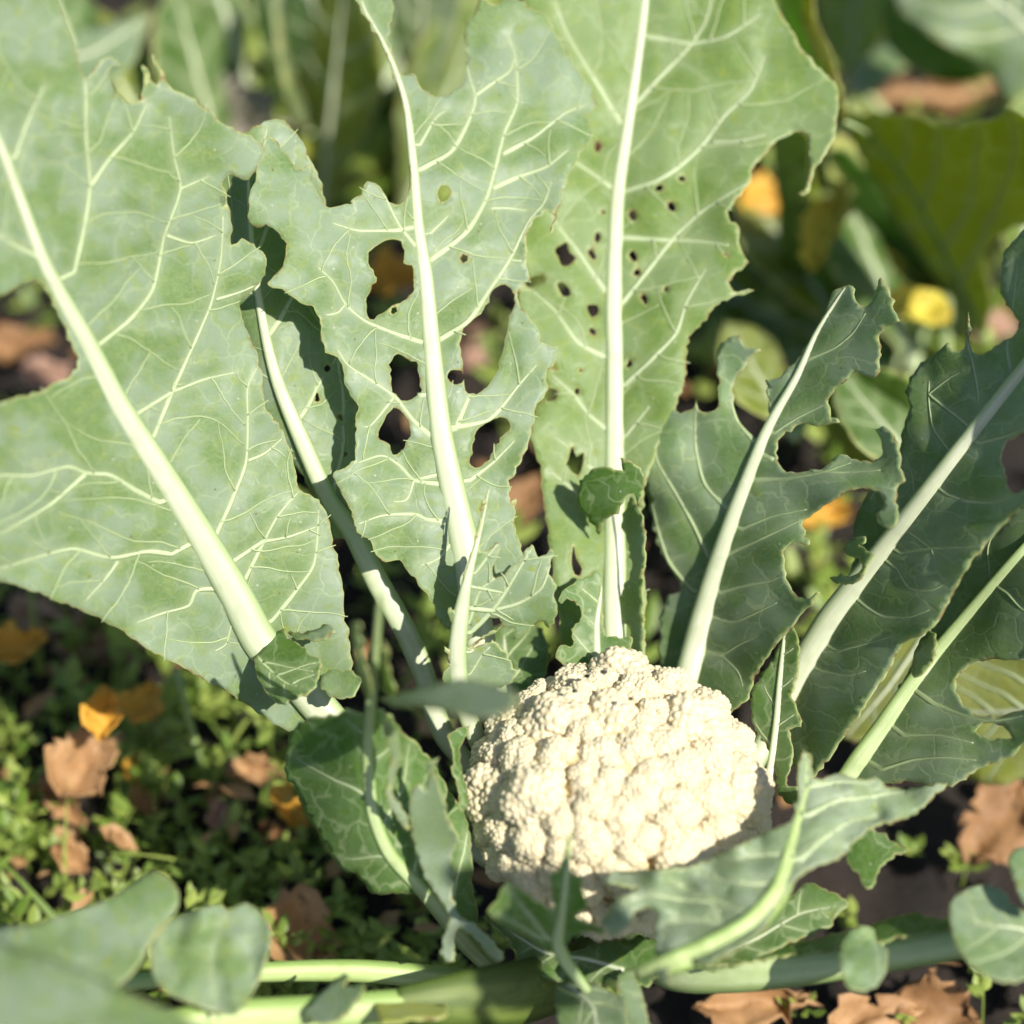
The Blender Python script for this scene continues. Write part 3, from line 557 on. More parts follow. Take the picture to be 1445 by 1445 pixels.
leaf(plant, H_out, H_z, H_mid, [z6((1310,1010),(1300,880),(1330,800)), z6((1380,1060),(1445,1130),(1540,1160)), z9((1080,140),(1200,190),(1320,210),(1440,190)), z9((960,270),(1100,270),(1240,300)), z9((870,410),(1000,370),(1130,360),(1250,370)), z9((700,300),(740,150),(800,60))], [zc(945,945,Q,[(1250,250),(1275,218),(1340,222),(1385,258),(1395,280),(1320,280),(1265,272)])],
     mat='blue', fold=0.02, step=7, rib=RIBG, label='blue-green leaf low at the right with a big bite')

# --- curled leaf in front of the head
M_out = zc(600,900,0.36,[(1450,690),(1430,720),(1250,800),(1060,890),(900,910),(740,918),(705,940),(722,962),(830,985),(760,1020),(735,1045),(692,1110),(712,1155),(732,1172),(770,1150),(805,1118),(820,1080),(850,1058),(890,1062),(912,1080),(900,1130),(905,1200),(905,1290),(915,1340),(940,1352),(968,1358),(955,1320),(962,1290),(1000,1240),(1050,1265),(1110,1285)]) + \
        [(1030,1345),(1070,1320),(1100,1275),(1125,1240),(1153,1222),(1187,1211),(1210,1185),(1236,1166),(1262,1160),(1295,1146),(1320,1122),(1335,1106),(1290,1112),(1256,1111),(1235,1098),(1215,1101),(1185,1092),(1149,1098),(1143,1062),(1130,1062)]
M_mid = [(900,1375,22),(945,1360,32),(996,1341,36),(1059,1306,35),(1101,1256,31),(1121,1187,22),(1137,1118,13),(1137,1066,6),(1134,1058,2)]
M_lat = [zc(600,900,0.36,[(1260,1085),(1180,1050),(1090,1010),(1020,985),(960,940)]), zc(600,900,0.36,[(1350,970),(1250,965),(1150,945),(1080,920)]), zc(600,900,0.36,[(1400,850),(1300,855),(1200,870)]), zc(600,900,0.36,[(1200,1140),(1100,1110),(1000,1110),(940,1130)]), z9((540,780),(620,700),(740,620),(850,600)), z9((570,600),(680,540),(800,520),(950,500)), z9((580,480),(700,460),(820,465)),
         zc(600,900,0.36,[(1120,1040),(1000,1030),(880,1010),(790,1040)])]
M_z = [(900,1375,0.93),(996,1341,0.895),(1059,1306,0.89),(1121,1187,0.915),(1136,1066,0.945),(866,1235,0.92),(850,1300,0.905),(935,1386,0.87),(1000,1215,0.928),(1100,1160,0.935),(1260,1112,0.955),(1320,1115,0.965),(1190,1210,0.92)]
leaf(plant, M_out, M_z, M_mid, M_lat, [], vs=1.5, mat='pale', fold=0.0, step=6, ripple=0.004, pillow=0.005, wl=70, rib=PET, flat=0.3, label='curled pale leaf in front of the head')
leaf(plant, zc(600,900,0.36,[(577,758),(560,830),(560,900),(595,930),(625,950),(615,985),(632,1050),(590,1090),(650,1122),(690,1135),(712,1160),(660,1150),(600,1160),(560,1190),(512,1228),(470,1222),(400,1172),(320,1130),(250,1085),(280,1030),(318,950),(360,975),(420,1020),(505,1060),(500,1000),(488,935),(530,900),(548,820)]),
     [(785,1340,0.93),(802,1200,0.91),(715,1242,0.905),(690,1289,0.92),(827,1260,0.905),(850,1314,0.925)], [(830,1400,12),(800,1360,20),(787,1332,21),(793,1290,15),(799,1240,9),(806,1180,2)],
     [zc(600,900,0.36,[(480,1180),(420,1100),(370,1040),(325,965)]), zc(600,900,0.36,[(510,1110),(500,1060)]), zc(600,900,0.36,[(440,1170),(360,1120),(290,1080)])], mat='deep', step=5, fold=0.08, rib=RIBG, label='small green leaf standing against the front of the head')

# --- leaf left of the head, bending up towards the lens, eaten to ribbons
G_out = [(410,1033),(405,1065),(404,1097),(414,1110),(424,1129),(439,1158),(456,1187),(485,1228),(503,1233),(526,1260),(555,1261),(599,1264),(622,1290),(650,1330),(672,1330),(668,1250),(662,1170),(645,1130),(631,1111),(606,1070),(590,1050),(578,1041),(566,1030),(552,1010),(535,1000),(515,1010),(490,1000),(470,1010),(440,1012)]
G_mid = [(720,1390,22),(660,1335,24),(620,1286,22),(593,1254,20),(549,1204,19),(526,1146,18),(519,1059,17),(524,983,15),(530,920,12),(535,860,9),(538,835,5)]
G_z = [(720,1390,1.0),(650,1330,0.99),(593,1254,0.97),(549,1204,0.955),(526,1146,0.945),(519,1059,0.925),(524,983,0.905),(535,850,0.865),(410,1040,0.985),(440,1160,0.975),(526,1260,0.975),(600,1070,0.97),(578,1040,0.965),(655,1160,0.985)]
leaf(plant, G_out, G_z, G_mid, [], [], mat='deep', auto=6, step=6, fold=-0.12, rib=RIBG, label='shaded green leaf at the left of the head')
leaf(plant, [(581,1118),(590,1107),(600,1115),(604,1095),(602,1082),(607,1073),(619,1070),(612,1084),(618,1105),(628,1132),(634,1161),(648,1184),(637,1207),(641,1240),(638,1262),(644,1284),(655,1297),(674,1308),(698,1328),(712,1352),(700,1358),(682,1340),(660,1314),(646,1310),(640,1330),(641,1356),(630,1358),(622,1341),(628,1312),(634,1290),(615,1262),(600,1240),(586,1200),(577,1150)],
     [(581,1114,0.935),(607,1073,0.925),(648,1184,0.945),(636,1262,0.95),(712,1352,0.945),(586,1200,0.955),(625,1345,0.945)], mat='pale', step=5, name='leaflet', label='ragged ribbon of eaten leaf hanging left of the head')
leaf(plant, [(535,986),(555,982),(600,972),(640,960),(690,964),(730,980),(722,1004),(680,1016),(640,1008),(600,998),(555,996)], [(535,990,0.90),(640,970,0.85),(728,985,0.82),(640,1008,0.825)], mat='pale', step=7, name='leaflet', th=0.001)
leaf(plant, [(497,880),(505,878),(509,900),(514,932),(526,972),(520,988),(508,955),(500,915)], [(500,880,0.87),(522,985,0.905),(512,930,0.885)], mat='pale', step=6, name='leaflet')
leaf(plant, [(540,905),(547,918),(548,945),(560,985),(552,990),(540,960)], [(540,905,0.875),(556,988,0.905),(548,930,0.88)], mat='main', step=6, name='leaflet')
leaf(plant, [(541,1008),(548,1012),(565,1058),(562,1075),(556,1098),(553,1118),(566,1138),(580,1165),(574,1172),(555,1148),(545,1120),(549,1090),(552,1065),(540,1030)], [(541,1008,0.905),(562,1070,0.925),(576,1168,0.945),(548,1110,0.93)], mat='pale', step=5, name='leaflet')
leaf(plant, [(632,1040),(645,1028),(661,1025),(655,1041),(648,1059),(654,1097),(661,1132),(652,1148),(647,1131),(642,1100),(636,1082),(640,1062)], [(634,1035,0.98),(661,1028,0.985),(652,1145,0.965),(640,1090,0.965)], mat='deep', step=5, name='leaflet')

# --- low leaves and stalks along the bottom
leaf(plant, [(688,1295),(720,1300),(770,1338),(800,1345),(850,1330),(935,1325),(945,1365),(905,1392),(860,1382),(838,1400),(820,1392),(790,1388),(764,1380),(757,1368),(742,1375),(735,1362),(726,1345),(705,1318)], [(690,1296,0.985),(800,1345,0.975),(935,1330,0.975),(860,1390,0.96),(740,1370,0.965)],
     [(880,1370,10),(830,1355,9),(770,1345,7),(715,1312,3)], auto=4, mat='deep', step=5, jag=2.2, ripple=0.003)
leaf(plant, [(785,1392),(815,1385),(850,1392),(880,1412),(886,1450),(870,1490),(800,1480),(786,1430)], [(785,1392,0.955),(886,1430,0.93),(800,1470,0.92)], [(800,1390,9),(835,1420,8),(845,1470,6)], auto=3, mat='blue', step=6)
leaf(plant, [(872,1378),(890,1368),(900,1385),(912,1430),(925,1480),(895,1480),(880,1430)], [(880,1375,0.955),(915,1450,0.93),(885,1450,0.925)], mat='blue', step=6, name='leaflet')
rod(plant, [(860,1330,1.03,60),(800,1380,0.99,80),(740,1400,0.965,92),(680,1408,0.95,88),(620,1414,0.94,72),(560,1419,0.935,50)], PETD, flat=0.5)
rod(plant, [(660,1414,0.95,46),(600,1418,0.942,50),(520,1424,0.93,50),(430,1430,0.92,50),(330,1436,0.905,50),(200,1455,0.89,46),(60,1480,0.87,36),(-120,1520,0.84,20)], flat=0.75)
rod(plant, [(830,1340,1.05,30),(760,1398,1.02,34),(640,1382,1.0,34),(500,1370,0.985,32),(370,1372,0.97,28),(200,1385,0.96,24),(40,1400,0.95,16),(-120,1430,0.93,6)], flat=0.85)
rod(plant, [(870,1320,1.04,40),(945,1368,0.985,58),(1030,1370,0.965,62),(1130,1360,0.955,62),(1250,1343,0.95,58),(1360,1325,0.945,54),(1470,1305,0.935,48),(1620,1270,0.92,30)], RIBG, flat=0.85)
leaf(plant, [(980,1352),(1060,1340),(1130,1328),(1190,1315),(1240,1302),(1290,1288),(1325,1298),(1350,1285),(1352,1306),(1280,1322),(1200,1336),(1100,1352),(1000,1364)], [(980,1355,0.965),(1350,1295,0.94),(1190,1312,0.955),(1200,1338,0.935)], mat='deep', step=6, jag=2)
leaf(plant, [(1139,1246),(1170,1258),(1199,1277),(1182,1288),(1175,1305),(1150,1318),(1125,1326),(1060,1357),(1000,1372),(980,1360),(1050,1320),(1100,1280)], [(1139,1246,0.975),(1199,1277,0.97),(1060,1357,0.945),(980,1360,0.96)], [(985,1362,7),(1060,1330,6),(1130,1290,4),(1190,1278,2)], auto=3, mat='deep', step=6)
leaf(plant, [(1200,1190),(1230,1170),(1250,1178),(1276,1200),(1262,1212),(1240,1225),(1236,1245),(1222,1256),(1212,1236),(1195,1218)], [(1200,1190,0.97),(1276,1200,0.96),(1222,1256,0.95)], mat='deep', step=5, jag=2)
leaf(plant, [(1187,1332),(1198,1315),(1215,1307),(1232,1312),(1239,1332),(1253,1339),(1249,1374),(1232,1395),(1211,1400),(1194,1391),(1186,1364)], [(1187,1332,0.925),(1232,1312,0.93),(1250,1350,0.93),(1211,1400,0.895)], mat='blue', step=5, name='leaflet', jag=0.8, ripple=0.004, wl=60)
leaf(plant, [(1339,1291),(1343,1270),(1360,1255),(1391,1249),(1419,1260),(1428,1277),(1450,1285),(1490,1300),(1490,1370),(1450,1380),(1429,1387),(1405,1384),(1374,1367),(1350,1336)], [(1339,1291,0.915),(1391,1249,0.925),(1490,1330,0.91),(1400,1384,0.885)], [(1480,1320,8),(1430,1310,6),(1385,1305,3),(1360,1290,1.5)], auto=2, mat='blue', step=6, name='leaflet', jag=0.8)
leaf(plant, [(1422,1215),(1429,1201),(1450,1194),(1490,1190),(1490,1290),(1445,1275),(1432,1245)], [(1422,1215,0.915),(1490,1190,0.92),(1460,1280,0.90)], mat='blue', step=6, name='leaflet', jag=0.8)
leaf(plant, [(430,1428),(456,1398),(470,1385),(488,1375),(492,1382),(486,1392),(500,1392),(513,1388),(512,1402),(500,1420),(480,1440),(450,1445)], [(430,1428,0.91),(500,1385,0.915),(480,1440,0.895)], mat='main', step=5, name='leaflet', jag=0.8)
leaf(plant, [(530,1420),(545,1402),(560,1405),(590,1410),(630,1420),(628,1436),(580,1440),(540,1445)], [(530,1420,0.925),(630,1425,0.93),(560,1445,0.905)], mat='yellow', step=6, name='leaflet', jag=1)
leaf(plant, [(0,1307),(45,1305),(86,1291),(149,1270),(187,1246),(218,1229),(242,1243),(253,1263),(249,1284),(221,1319),(194,1364),(173,1388),(130,1410),(60,1420),(-40,1430),(-120,1400),(-100,1330)], [(0,1307,0.89),(218,1229,0.90),(173,1388,0.87),(-100,1380,0.86)], step=8, jag=0.6, ripple=0.006, wl=130, name='leaflet', label='rounded pale leaf at the lower left edge')
leaf(plant, [(211,1343),(221,1319),(249,1294),(294,1279),(311,1277),(322,1284),(346,1274),(374,1294),(383,1319),(377,1353),(360,1395),(332,1433),(277,1419),(242,1405),(218,1381)], [(211,1343,0.895),(311,1277,0.915),(383,1319,0.905),(332,1433,0.885),(290,1350,0.902)], [(310,1440,6),(300,1390,5),(300,1340,3),(318,1295,1)], step=6, jag=0.6, name='leaflet', label='round green leaf at the bottom left', rib=FINE, veins=False, flat=0.25, ripple=0.006, wl=80)
leaf(plant, [(-60,1310),(0,1330),(50,1345),(90,1358),(150,1385),(210,1412),(270,1440),(340,1480),(300,1580),(150,1640),(0,1620),(-120,1500)], [(0,1330,0.80),(150,1385,0.80),(300,1480,0.80),(0,1600,0.72)], step=12, jag=0.5, name='leaflet', label='out of focus leaf in the lower left corner')

# ------------------------------------------------------------------ the curd and its florets
def union_dirs(U, C, R, r0):
    """distance of the surface of a clump of balls along the directions U"""
    d = np.full(len(U), r0)
    for c, r in zip(C, R):
        b = U @ c; disc = r*r-(c@c-b*b); ok = disc > 0
        t = np.where(ok, b+np.sqrt(np.maximum(disc, 0)), 0); d = np.maximum(d, t)
    return d
def ico(sub):
    import bmesh
    bm = bmesh.new(); bmesh.ops.create_icosphere(bm, subdivisions=sub, radius=1.0)
    bm.verts.ensure_lookup_table(); V = np.array([v.co[:] for v in bm.verts]); F = [[v.index for v in f.verts] for f in bm.faces]; bm.free(); return V, F
def fib(n, zmin, r, jit):
    i = np.arange(n)+0.5; z = 1-(1-zmin)*i/n; a = i*2.39996+r.uniform(0, 6)
    P = np.stack([np.sqrt(1-z*z)*np.cos(a), np.sqrt(1-z*z)*np.sin(a), z], 1)+r.normal(0, jit, (n, 3))
    return P/np.linalg.norm(P, axis=1)[:, None]
CA, CC = 0.0660, 0.0490                        # the dome on which the florets sit
curd_c = np.array([0, 0, HEAD_H])
r = np.random.default_rng(5)
U5, F5 = ico(5); U6, F6 = ico(6)
dome = 0.91*U5*np.array([CA, CA, CC])*(1+0.02*wob(U5[:, :2]+U5[:, 2:], 0.9, 3))[:, None]
dome[:, 2] = np.where(dome[:, 2] < -0.03, -0.03+(dome[:, 2]+0.03)*0.4, dome[:, 2])
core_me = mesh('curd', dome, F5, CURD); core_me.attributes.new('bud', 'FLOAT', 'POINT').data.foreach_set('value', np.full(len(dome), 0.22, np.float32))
core = link('curd', core_me, plant, label='cream white cauliflower head'); core.location = curd_c
def turn(v, to): return np.array(Vector((0, 0, 1)).rotation_difference(Vector(to).normalized()) @ Vector(v))
fl_meshes = []
for k in range(8):
    rr = np.random.default_rng(40+k); n = rr.integers(7, 11); Cs, Rs = [], []
    for c in fib(n, 0.0, rr, 0.13):
        c = c*rr.uniform(0.50, 0.60); q = rr.uniform(0.36, 0.46); Cs.append(c); Rs.append(q*0.985)
        for s in fib(rr.integers(30, 37), -0.2, rr, 0.045):
            Cs.append(c+turn(s, c)*q*0.93); Rs.append(rr.uniform(0.078, 0.102))
    dd = union_dirs(U6, np.array(Cs), np.array(Rs), 0.55)
    keep = [f for f in F6 if U6[f[0]][2] > -0.45]; ids = sorted({i for f in keep for i in f}); mp = {a: b for b, a in enumerate(ids)}
    # how far a point stands out from the smoothed lobe under it
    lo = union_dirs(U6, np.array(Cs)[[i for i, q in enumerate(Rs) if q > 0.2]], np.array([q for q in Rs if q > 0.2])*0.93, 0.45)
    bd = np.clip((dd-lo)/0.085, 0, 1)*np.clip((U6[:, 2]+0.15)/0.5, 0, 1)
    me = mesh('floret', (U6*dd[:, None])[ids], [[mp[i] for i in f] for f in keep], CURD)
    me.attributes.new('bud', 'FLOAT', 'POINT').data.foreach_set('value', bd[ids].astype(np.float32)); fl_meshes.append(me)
cand = fib(4000, -0.72, r, 0.02); r.shuffle(cand); placed = []
for R, tries in ((0.0190, 900), (0.0150, 1400), (0.0120, 1700), (0.0095, 1)):
    for s in cand[:tries] if R > 0.015 else cand:
        p = s*np.array([CA, CA, CC])
        if all(np.linalg.norm(p-q) > (R+Rq)*(0.665 if R > 0.011 else 0.60) for q, Rq in placed) and (R < 0.015 or len(placed) < 14): placed.append((p, R))
for k, (p, R) in enumerate(placed):
    o = link('floret', fl_meshes[k % 8], core); nrm = Vector(p/np.array([CA, CA, CC])**2).normalized()
    o.rotation_mode = 'QUATERNION'; o.rotation_quaternion = Vector((0, 0, 1)).rotation_difference(nrm) @ Matrix.Rotation(r.uniform(0, 6.28), 3, 'Z').to_quaternion()
    q = R*r.uniform(1.0, 1.12); o.scale = (q, q, q*r.uniform(0.9, 1.0)); o.location = p-np.array(nrm)*R*(0.46+0.45*min(1, max(0, (p[2]/CC-0.80)/0.2)))
print('florets', len(placed))
LC = np.array([p for p, _ in placed]); LR = np.array([q for _, q in placed])*0.72

# ------------------------------------------------------------------ neighbouring plants, out of focus
def base_of(px, py): p = on_ground(px, py); return (float(p[0]), float(p[1]), 0.0)
def wrod(parent, P, R, mat=RIBG, name='petiole', flat=0.8):
    P = np.asarray(P, float)-np.array(parent.location); return link(name, tube_mesh(name, P, R, mat, flat, 10), parent)
def down(parent, px, py, z, w=20, mat=RIBG):
    """stalk from a leaf's foot down to the plant's base"""
    a = at(px, py, z); b = np.array(parent.location); m = (a+b)/2+np.array([0, 0, 0.03])
    ts = np.linspace(0, 1, 9)[:, None]; P = (1-ts)**2*a+2*ts*(1-ts)*m+ts**2*b
    wrod(parent, P, np.linspace(px_r(w, z), px_r(w, z)*1.6, 9), mat)
nl = empty('cauliflower_plant', base_of(400, 260), 'out of focus leafy plant behind the left leaves, tall pale stalks', 'cauliflower', 'neighbouring cauliflower plants')
leaf(nl, [(40,70),(100,42),(150,34),(215,16),(205,45),(192,80),(172,108),(130,122),(90,122),(50,110)], [(40,70,1.36),(215,16,1.42),(130,122,1.34)], [(60,90,8),(130,75,7),(212,20,3)], mat='blue', step=12, ripple=0.005)
leaf(nl, [(215,-80),(330,-80),(345,20),(358,120),(425,215),(350,190),(285,135),(245,70)], [(230,-60,1.55),(340,-40,1.5),(420,210,1.56),(260,110,1.5)], [(425,215,12),(365,160,14),(342,100,13),(325,40,11),(300,-30,8),(285,-75,3)], mat='deep', step=13, auto=4, ripple=0.006)
leaf(nl, [(360,-90),(480,-90),(488,40),(484,130),(455,225),(415,190),(380,110),(362,20)], [(370,-80,1.52),(480,-60,1.44),(455,220,1.55),(370,60,1.5)], [(450,240,13),(462,170,14),(468,100,14),(455,40,13),(432,-30,9),(420,-85,3)], mat='deep', step=13, auto=4, ripple=0.006)
leaf(nl, [(395,-60),(408,-60),(402,40),(415,110),(440,180),(432,190),(402,130),(388,40)], [(400,-60,1.44),(395,60,1.43),(438,188,1.5)], mat='main', step=12)
leaf(nl, [(490,-90),(640,-90),(665,60),(615,150),(525,240),(488,190),(498,60)], [(500,-80,1.66),(650,-40,1.62),(525,235,1.62),(640,80,1.66)], [(490,230,11),(520,150,12),(560,90,10),(600,0,7),(620,-80,3)], mat='deep', step=13, auto=4, ripple=0.006)
leaf(nl, [(545,-60),(650,-60),(645,30),(615,115),(575,105),(556,45)], [(545,-60,1.46),(650,-50,1.44),(590,110,1.5)], [(590,112,8),(595,40,7),(600,-50,4)], mat='main', step=12, auto=3)
leaf(nl, [(395,190),(430,188),(450,215),(445,235),(415,225)], [(395,190,1.5),(450,215,1.52),(415,230,1.5)], mat='yellow', step=12)
for q in ((425,215,1.56,14),(450,240,1.55,14),(490,230,1.62,12),(438,188,1.5,10),(590,112,1.5,9),(60,90,1.35,9)): down(nl, *q)

nr = empty('cauliflower_plant', base_of(1330, 330), 'out of focus plant at the upper right with a backlit olive leaf', 'cauliflower', 'neighbouring cauliflower plants')
leaf(nr, [(1255,-70),(1445,-110),(1520,-20),(1480,110),(1432,142),(1412,132),(1395,105),(1350,72),(1300,42),(1268,15)], [(1260,-60,1.42),(1480,-60,1.36),(1430,140,1.36),(1290,40,1.38)], [(1520,120,12),(1470,60,12),(1415,10,10),(1350,-40,6),(1300,-70,3)], mat='main', step=12, auto=4, ripple=0.006)
leaf(nr, [(1245,-20),(1290,25),(1350,72),(1390,105),(1340,118),(1285,95),(1248,55)], [(1245,0,1.46),(1390,105,1.42),(1285,95,1.47)], mat='deep', step=12)
leaf(nr, [(1140,-90),(1265,-90),(1255,30),(1205,110),(1168,70),(1150,0)], [(1140,-80,1.6),(1260,-60,1.52),(1200,100,1.6)], [(1205,115,9),(1205,40,9),(1210,-70,4)], mat='far', step=13, auto=3)
leaf(nr, [(1198,118),(1240,62),(1285,55),(1292,82),(1252,112),(1215,138)], [(1198,118,1.5),(1290,60,1.55),(1215,138,1.48)], mat='main', step=12)
leaf(nr, [(1125,-60),(1146,-30),(1150,28),(1166,60),(1180,100),(1193,150),(1190,172),(1176,118),(1155,88),(1138,50),(1128,10)], [(1130,-50,1.27),(1160,50,1.23),(1190,165,1.22),(1140,60,1.26)], mat='yellow', step=8)
leaf(nr, [(1090,-40),(1128,-30),(1135,40),(1158,88),(1180,140),(1150,100),(1115,60)], [(1090,-40,1.32),(1158,88,1.26),(1180,140,1.26)], mat='deep', step=9)
leaf(nr, [(1188,148),(1205,160),(1250,160),(1290,163),(1320,173),(1345,178),(1390,170),(1428,156),(1445,163),(1530,210),(1550,330),(1450,315),(1405,335),(1388,365),(1400,430),(1385,475),(1340,420),(1300,360),(1260,300),(1225,240),(1200,195)],
     [(1190,150,1.30),(1430,155,1.13),(1385,470,1.36),(1540,320,1.16),(1260,300,1.36)], [(1390,480,10),(1350,390,11),(1300,290,9),(1250,215,7),(1200,160,3)], mat='olive', step=9, auto=5, rib=FINEB, ripple=0.004, label='backlit olive green leaf')
leaf(nr, [(1145,225),(1200,212),(1262,290),(1335,380),(1345,450),(1280,410),(1210,375),(1175,320)], [(1145,225,1.42),(1335,380,1.45),(1210,375,1.5)], mat='deep', step=11)
leaf(nr, [(1095,175),(1142,188),(1142,300),(1136,405),(1108,395),(1098,300)], [(1095,175,1.3),(1142,190,1.28),(1120,400,1.42)], mat='far', step=11)
leaf(nr, [(1172,190),(1200,200),(1228,232),(1220,262),(1192,275),(1168,240)], [(1172,190,1.4),(1228,232,1.42),(1190,275,1.42)], mat='yellow', step=11)
leaf(nr, [(1333,355),(1360,370),(1382,405),(1387,440),(1370,472),(1360,440),(1350,400)], [(1333,355,1.36),(1385,420,1.34),(1370,470,1.38)], mat='main', step=10)
leaf(nr, [(1165,565),(1190,530),(1240,518),(1292,540),(1285,620),(1252,700),(1200,665),(1178,612)], [(1165,565,1.28),(1292,540,1.22),(1250,690,1.34)], mat='far', step=10)
leaf(nr, [(990,400),(1100,375),(1200,420),(1262,520),(1200,605),(1100,570),(1015,490)], [(990,400,1.5),(1262,520,1.44),(1100,570,1.46)], [(1262,530,10),(1180,490,9),(1080,440,6),(1000,405,2)], mat='deep', step=11, auto=4)
for q in ((1470,60,1.36,12),(1205,115,1.6,10),(1390,480,1.40,13),(1250,690,1.34,10),(1262,530,1.44,10),(1190,170,1.22,6)): down(nr, *q)

ny = empty('cauliflower_plant', base_of(1480, 1060), 'yellowing sunlit leaves low behind the blue-green leaf at the right', 'cauliflower', 'neighbouring cauliflower plants')
leaf(ny, [(1262,905),(1300,895),(1296,960),(1255,1025),(1200,1048),(1185,1025),(1230,968)], [(1262,905,1.16),(1300,900,1.15),(1190,1040,1.14)], [(1310,890,8),(1255,970,7),(1195,1040,3)], mat='yellow', step=9, auto=3)
leaf(ny, [(1325,945),(1400,905),(1480,890),(1530,960),(1510,1060),(1420,1108),(1370,1100),(1335,1060),(1322,1000)], [(1325,945,1.15),(1500,900,1.10),(1420,1105,1.14)], [(1540,990,11),(1460,1000,10),(1390,1005,7),(1330,1000,2)], mat='yellow', step=9, auto=4)
for q in ((1310,890,1.15,9),(1540,990,1.11,12)): down(ny, *q)

def rleaf(parent, cx, cy, L, Wd, ang, z, mat, tilt, seed):
    """an ovate leaf of a neighbour: foot at (cx, cy), pointing along ang (degrees, up = 90)"""
    rr = np.random.default_rng(seed); a = math.radians(ang); d = np.array([math.cos(a), -math.sin(a)]); n = np.array([-d[1], d[0]]); c = np.array([cx, cy], float)
    prof = [(0.02, .10), (.15, .22), (.3, .62), (.5, .95), (.7, 1.0), (.86, .72), (.96, .35)]
    o = [c+d*t*L+n*w*Wd/2*rr.uniform(.85, 1.1) for t, w in prof]+[c+d*L]+[c+d*t*L-n*w*Wd/2*rr.uniform(.85, 1.1) for t, w in prof[::-1]]
    z = z-0.22; zt = z+tilt[0]; ws = tilt[1]; m = c+d*L*.5
    leaf(parent, [tuple(q) for q in o], [(c[0], c[1], z), (*(c+d*L), zt), (*(m+n*Wd/2), (z+zt)/2+ws), (*(m-n*Wd/2), (z+zt)/2-ws), (*m, (z+zt)/2+tilt[2])],
         [(*c, 15), (*(c+d*L*.35), 12), (*(c+d*L*.7), 8), (*(c+d*L*.98), 2)], mat=mat, auto=4, step=14, ripple=0.006, fold=0.15)
    down(parent, c[0], c[1], z, 16)
for k, q in enumerate([(330,300,330,120,105,1.72,'deep',(-.05,.06,-.02)),(450,330,380,130,84,1.75,'olive',(-.1,-.05,-.02)),(560,330,360,130,70,1.80,'far',(-.08,.05,-.02)),(250,260,300,110,120,1.66,'olive',(-.02,.05,-.02)),(620,300,330,120,60,1.85,'olive',(0,.06,-.02)),(150,200,260,110,110,1.6,'deep',(0,.05,-.02))]):
    rleaf(nl, *q[:5], q[5], q[6], q[7], 900+k)
for k, q in enumerate([(1290,520,300,110,112,1.62,'deep',(.05,.06,-.02)),(1360,520,330,120,95,1.66,'olive',(.02,-.06,-.02)),(1200,480,280,110,125,1.60,'olive',(.1,.05,-.02)),(1430,420,330,130,80,1.62,'far',(.0,.07,-.02)),(1150,420,300,110,80,1.75,'olive',(.05,.05,-.02)),(1330,700,230,100,130,1.4,'deep',(.05,.06,-.02)),(1120,620,190,90,120,1.45,'olive',(.08,.06,-.02))]):
    rleaf(nr, *q[:5], q[5], q[6], q[7], 950+k)
# added unseen leaf and stalk at front right, shaped to shade the head's foot
def add_shade_blocker():
    sv = np.array(SUN[:]); t = 0.62
    def lift(px, py, z, tt=t):
        X = at(px, py, z)+sv*tt-CAM; zz = X @ FW; return (RES/2+(X @ RT)/zz*FPX, RES/2-(X @ UP)/zz*FPX, zz)
    sh = [(640,1260,.95),(645,1225,.95),(660,1209,.95),(700,1214,.94),(760,1214,.935),(810,1218,.935),(825,1245,.935),(825,1300,.94),(830,1345,.96),(800,1395,.955),(750,1425,.95),(680,1420,.95),(655,1385,.95),(645,1320,.95)]
    L = [lift(*q) for q in sh]; foot = at(660, 1420, .95)+sv*t
    base = (float(foot[0]+0.10), float(foot[1]-0.06), 0.0)
    kp = empty('shade_blocker', base, 'added leaf-shaped shade blocker in front at the right, unseen outside the frame', 'blocker')
    mid = [lift(660,1420,.95), lift(690,1340,.95), lift(700,1280,.95), lift(680,1240,.95), lift(672,1222,.95)]
    leaf(kp, [q[:2] for q in L], L[::3]+[lift(730,1300,.955)], [(m[0], m[1], w) for m, w in zip(mid, (24, 20, 15, 10, 3))], mat='far', auto=4, step=20, ripple=0.003, jag=3)  # blocker blade, its outline carried back along the sun from the wanted shadow
    b = np.array(base); ts = np.linspace(0, 1, 12)[:, None]; m2 = (foot+b)/2+np.array([0.04, -0.04, 0.12])
    wrod(kp, (1-ts)**2*foot+2*ts*(1-ts)*m2+ts**2*b, np.linspace(0.004, 0.012, 12))
add_shade_blocker()

# ------------------------------------------------------------------ fallen leaves
def dry_mesh(seed, L, Wd, curl, mat):
    rr = np.random.default_rng(seed); nu, nv = 15, 9; V = []
    for i in range(nu):
        t = i/(nu-1); w = Wd/2*(math.sin(math.pi*min(1, t**0.8*0.97+0.015))**0.8)*(1+0.16*math.sin(9*t+seed))
        for j in range(nv):
            s = j/(nv-1)*2-1; x = (t-0.5)*L; y = w*s
            V.append((x+0.05*L*s*s, y, curl*L*(1.2*s*s*w/Wd*1.2+0.9*(t-0.5)**2)-0.05*L*math.exp(-(s/0.18)**2)))
    V = np.array(V); V[:, 2] += 0.09*L*wob(V[:, :2], L*0.4, seed)+0.03*L*wob(V[:, :2], L*0.15, seed+1)
    eg = np.tile(np.abs(np.linspace(-1, 1, nv)) > 0.9, nu); V[:, :2] += (0.012+0.035*eg[:, None])*L*rr.normal(0, 1, (len(V), 2))
    F = [(i*nv+j, i*nv+j+1, (i+1)*nv+j+1, (i+1)*nv+j) for i in range(nu-1) for j in range(nv-1)]
    return mesh('fallen_leaf', V, F, DRY[mat])
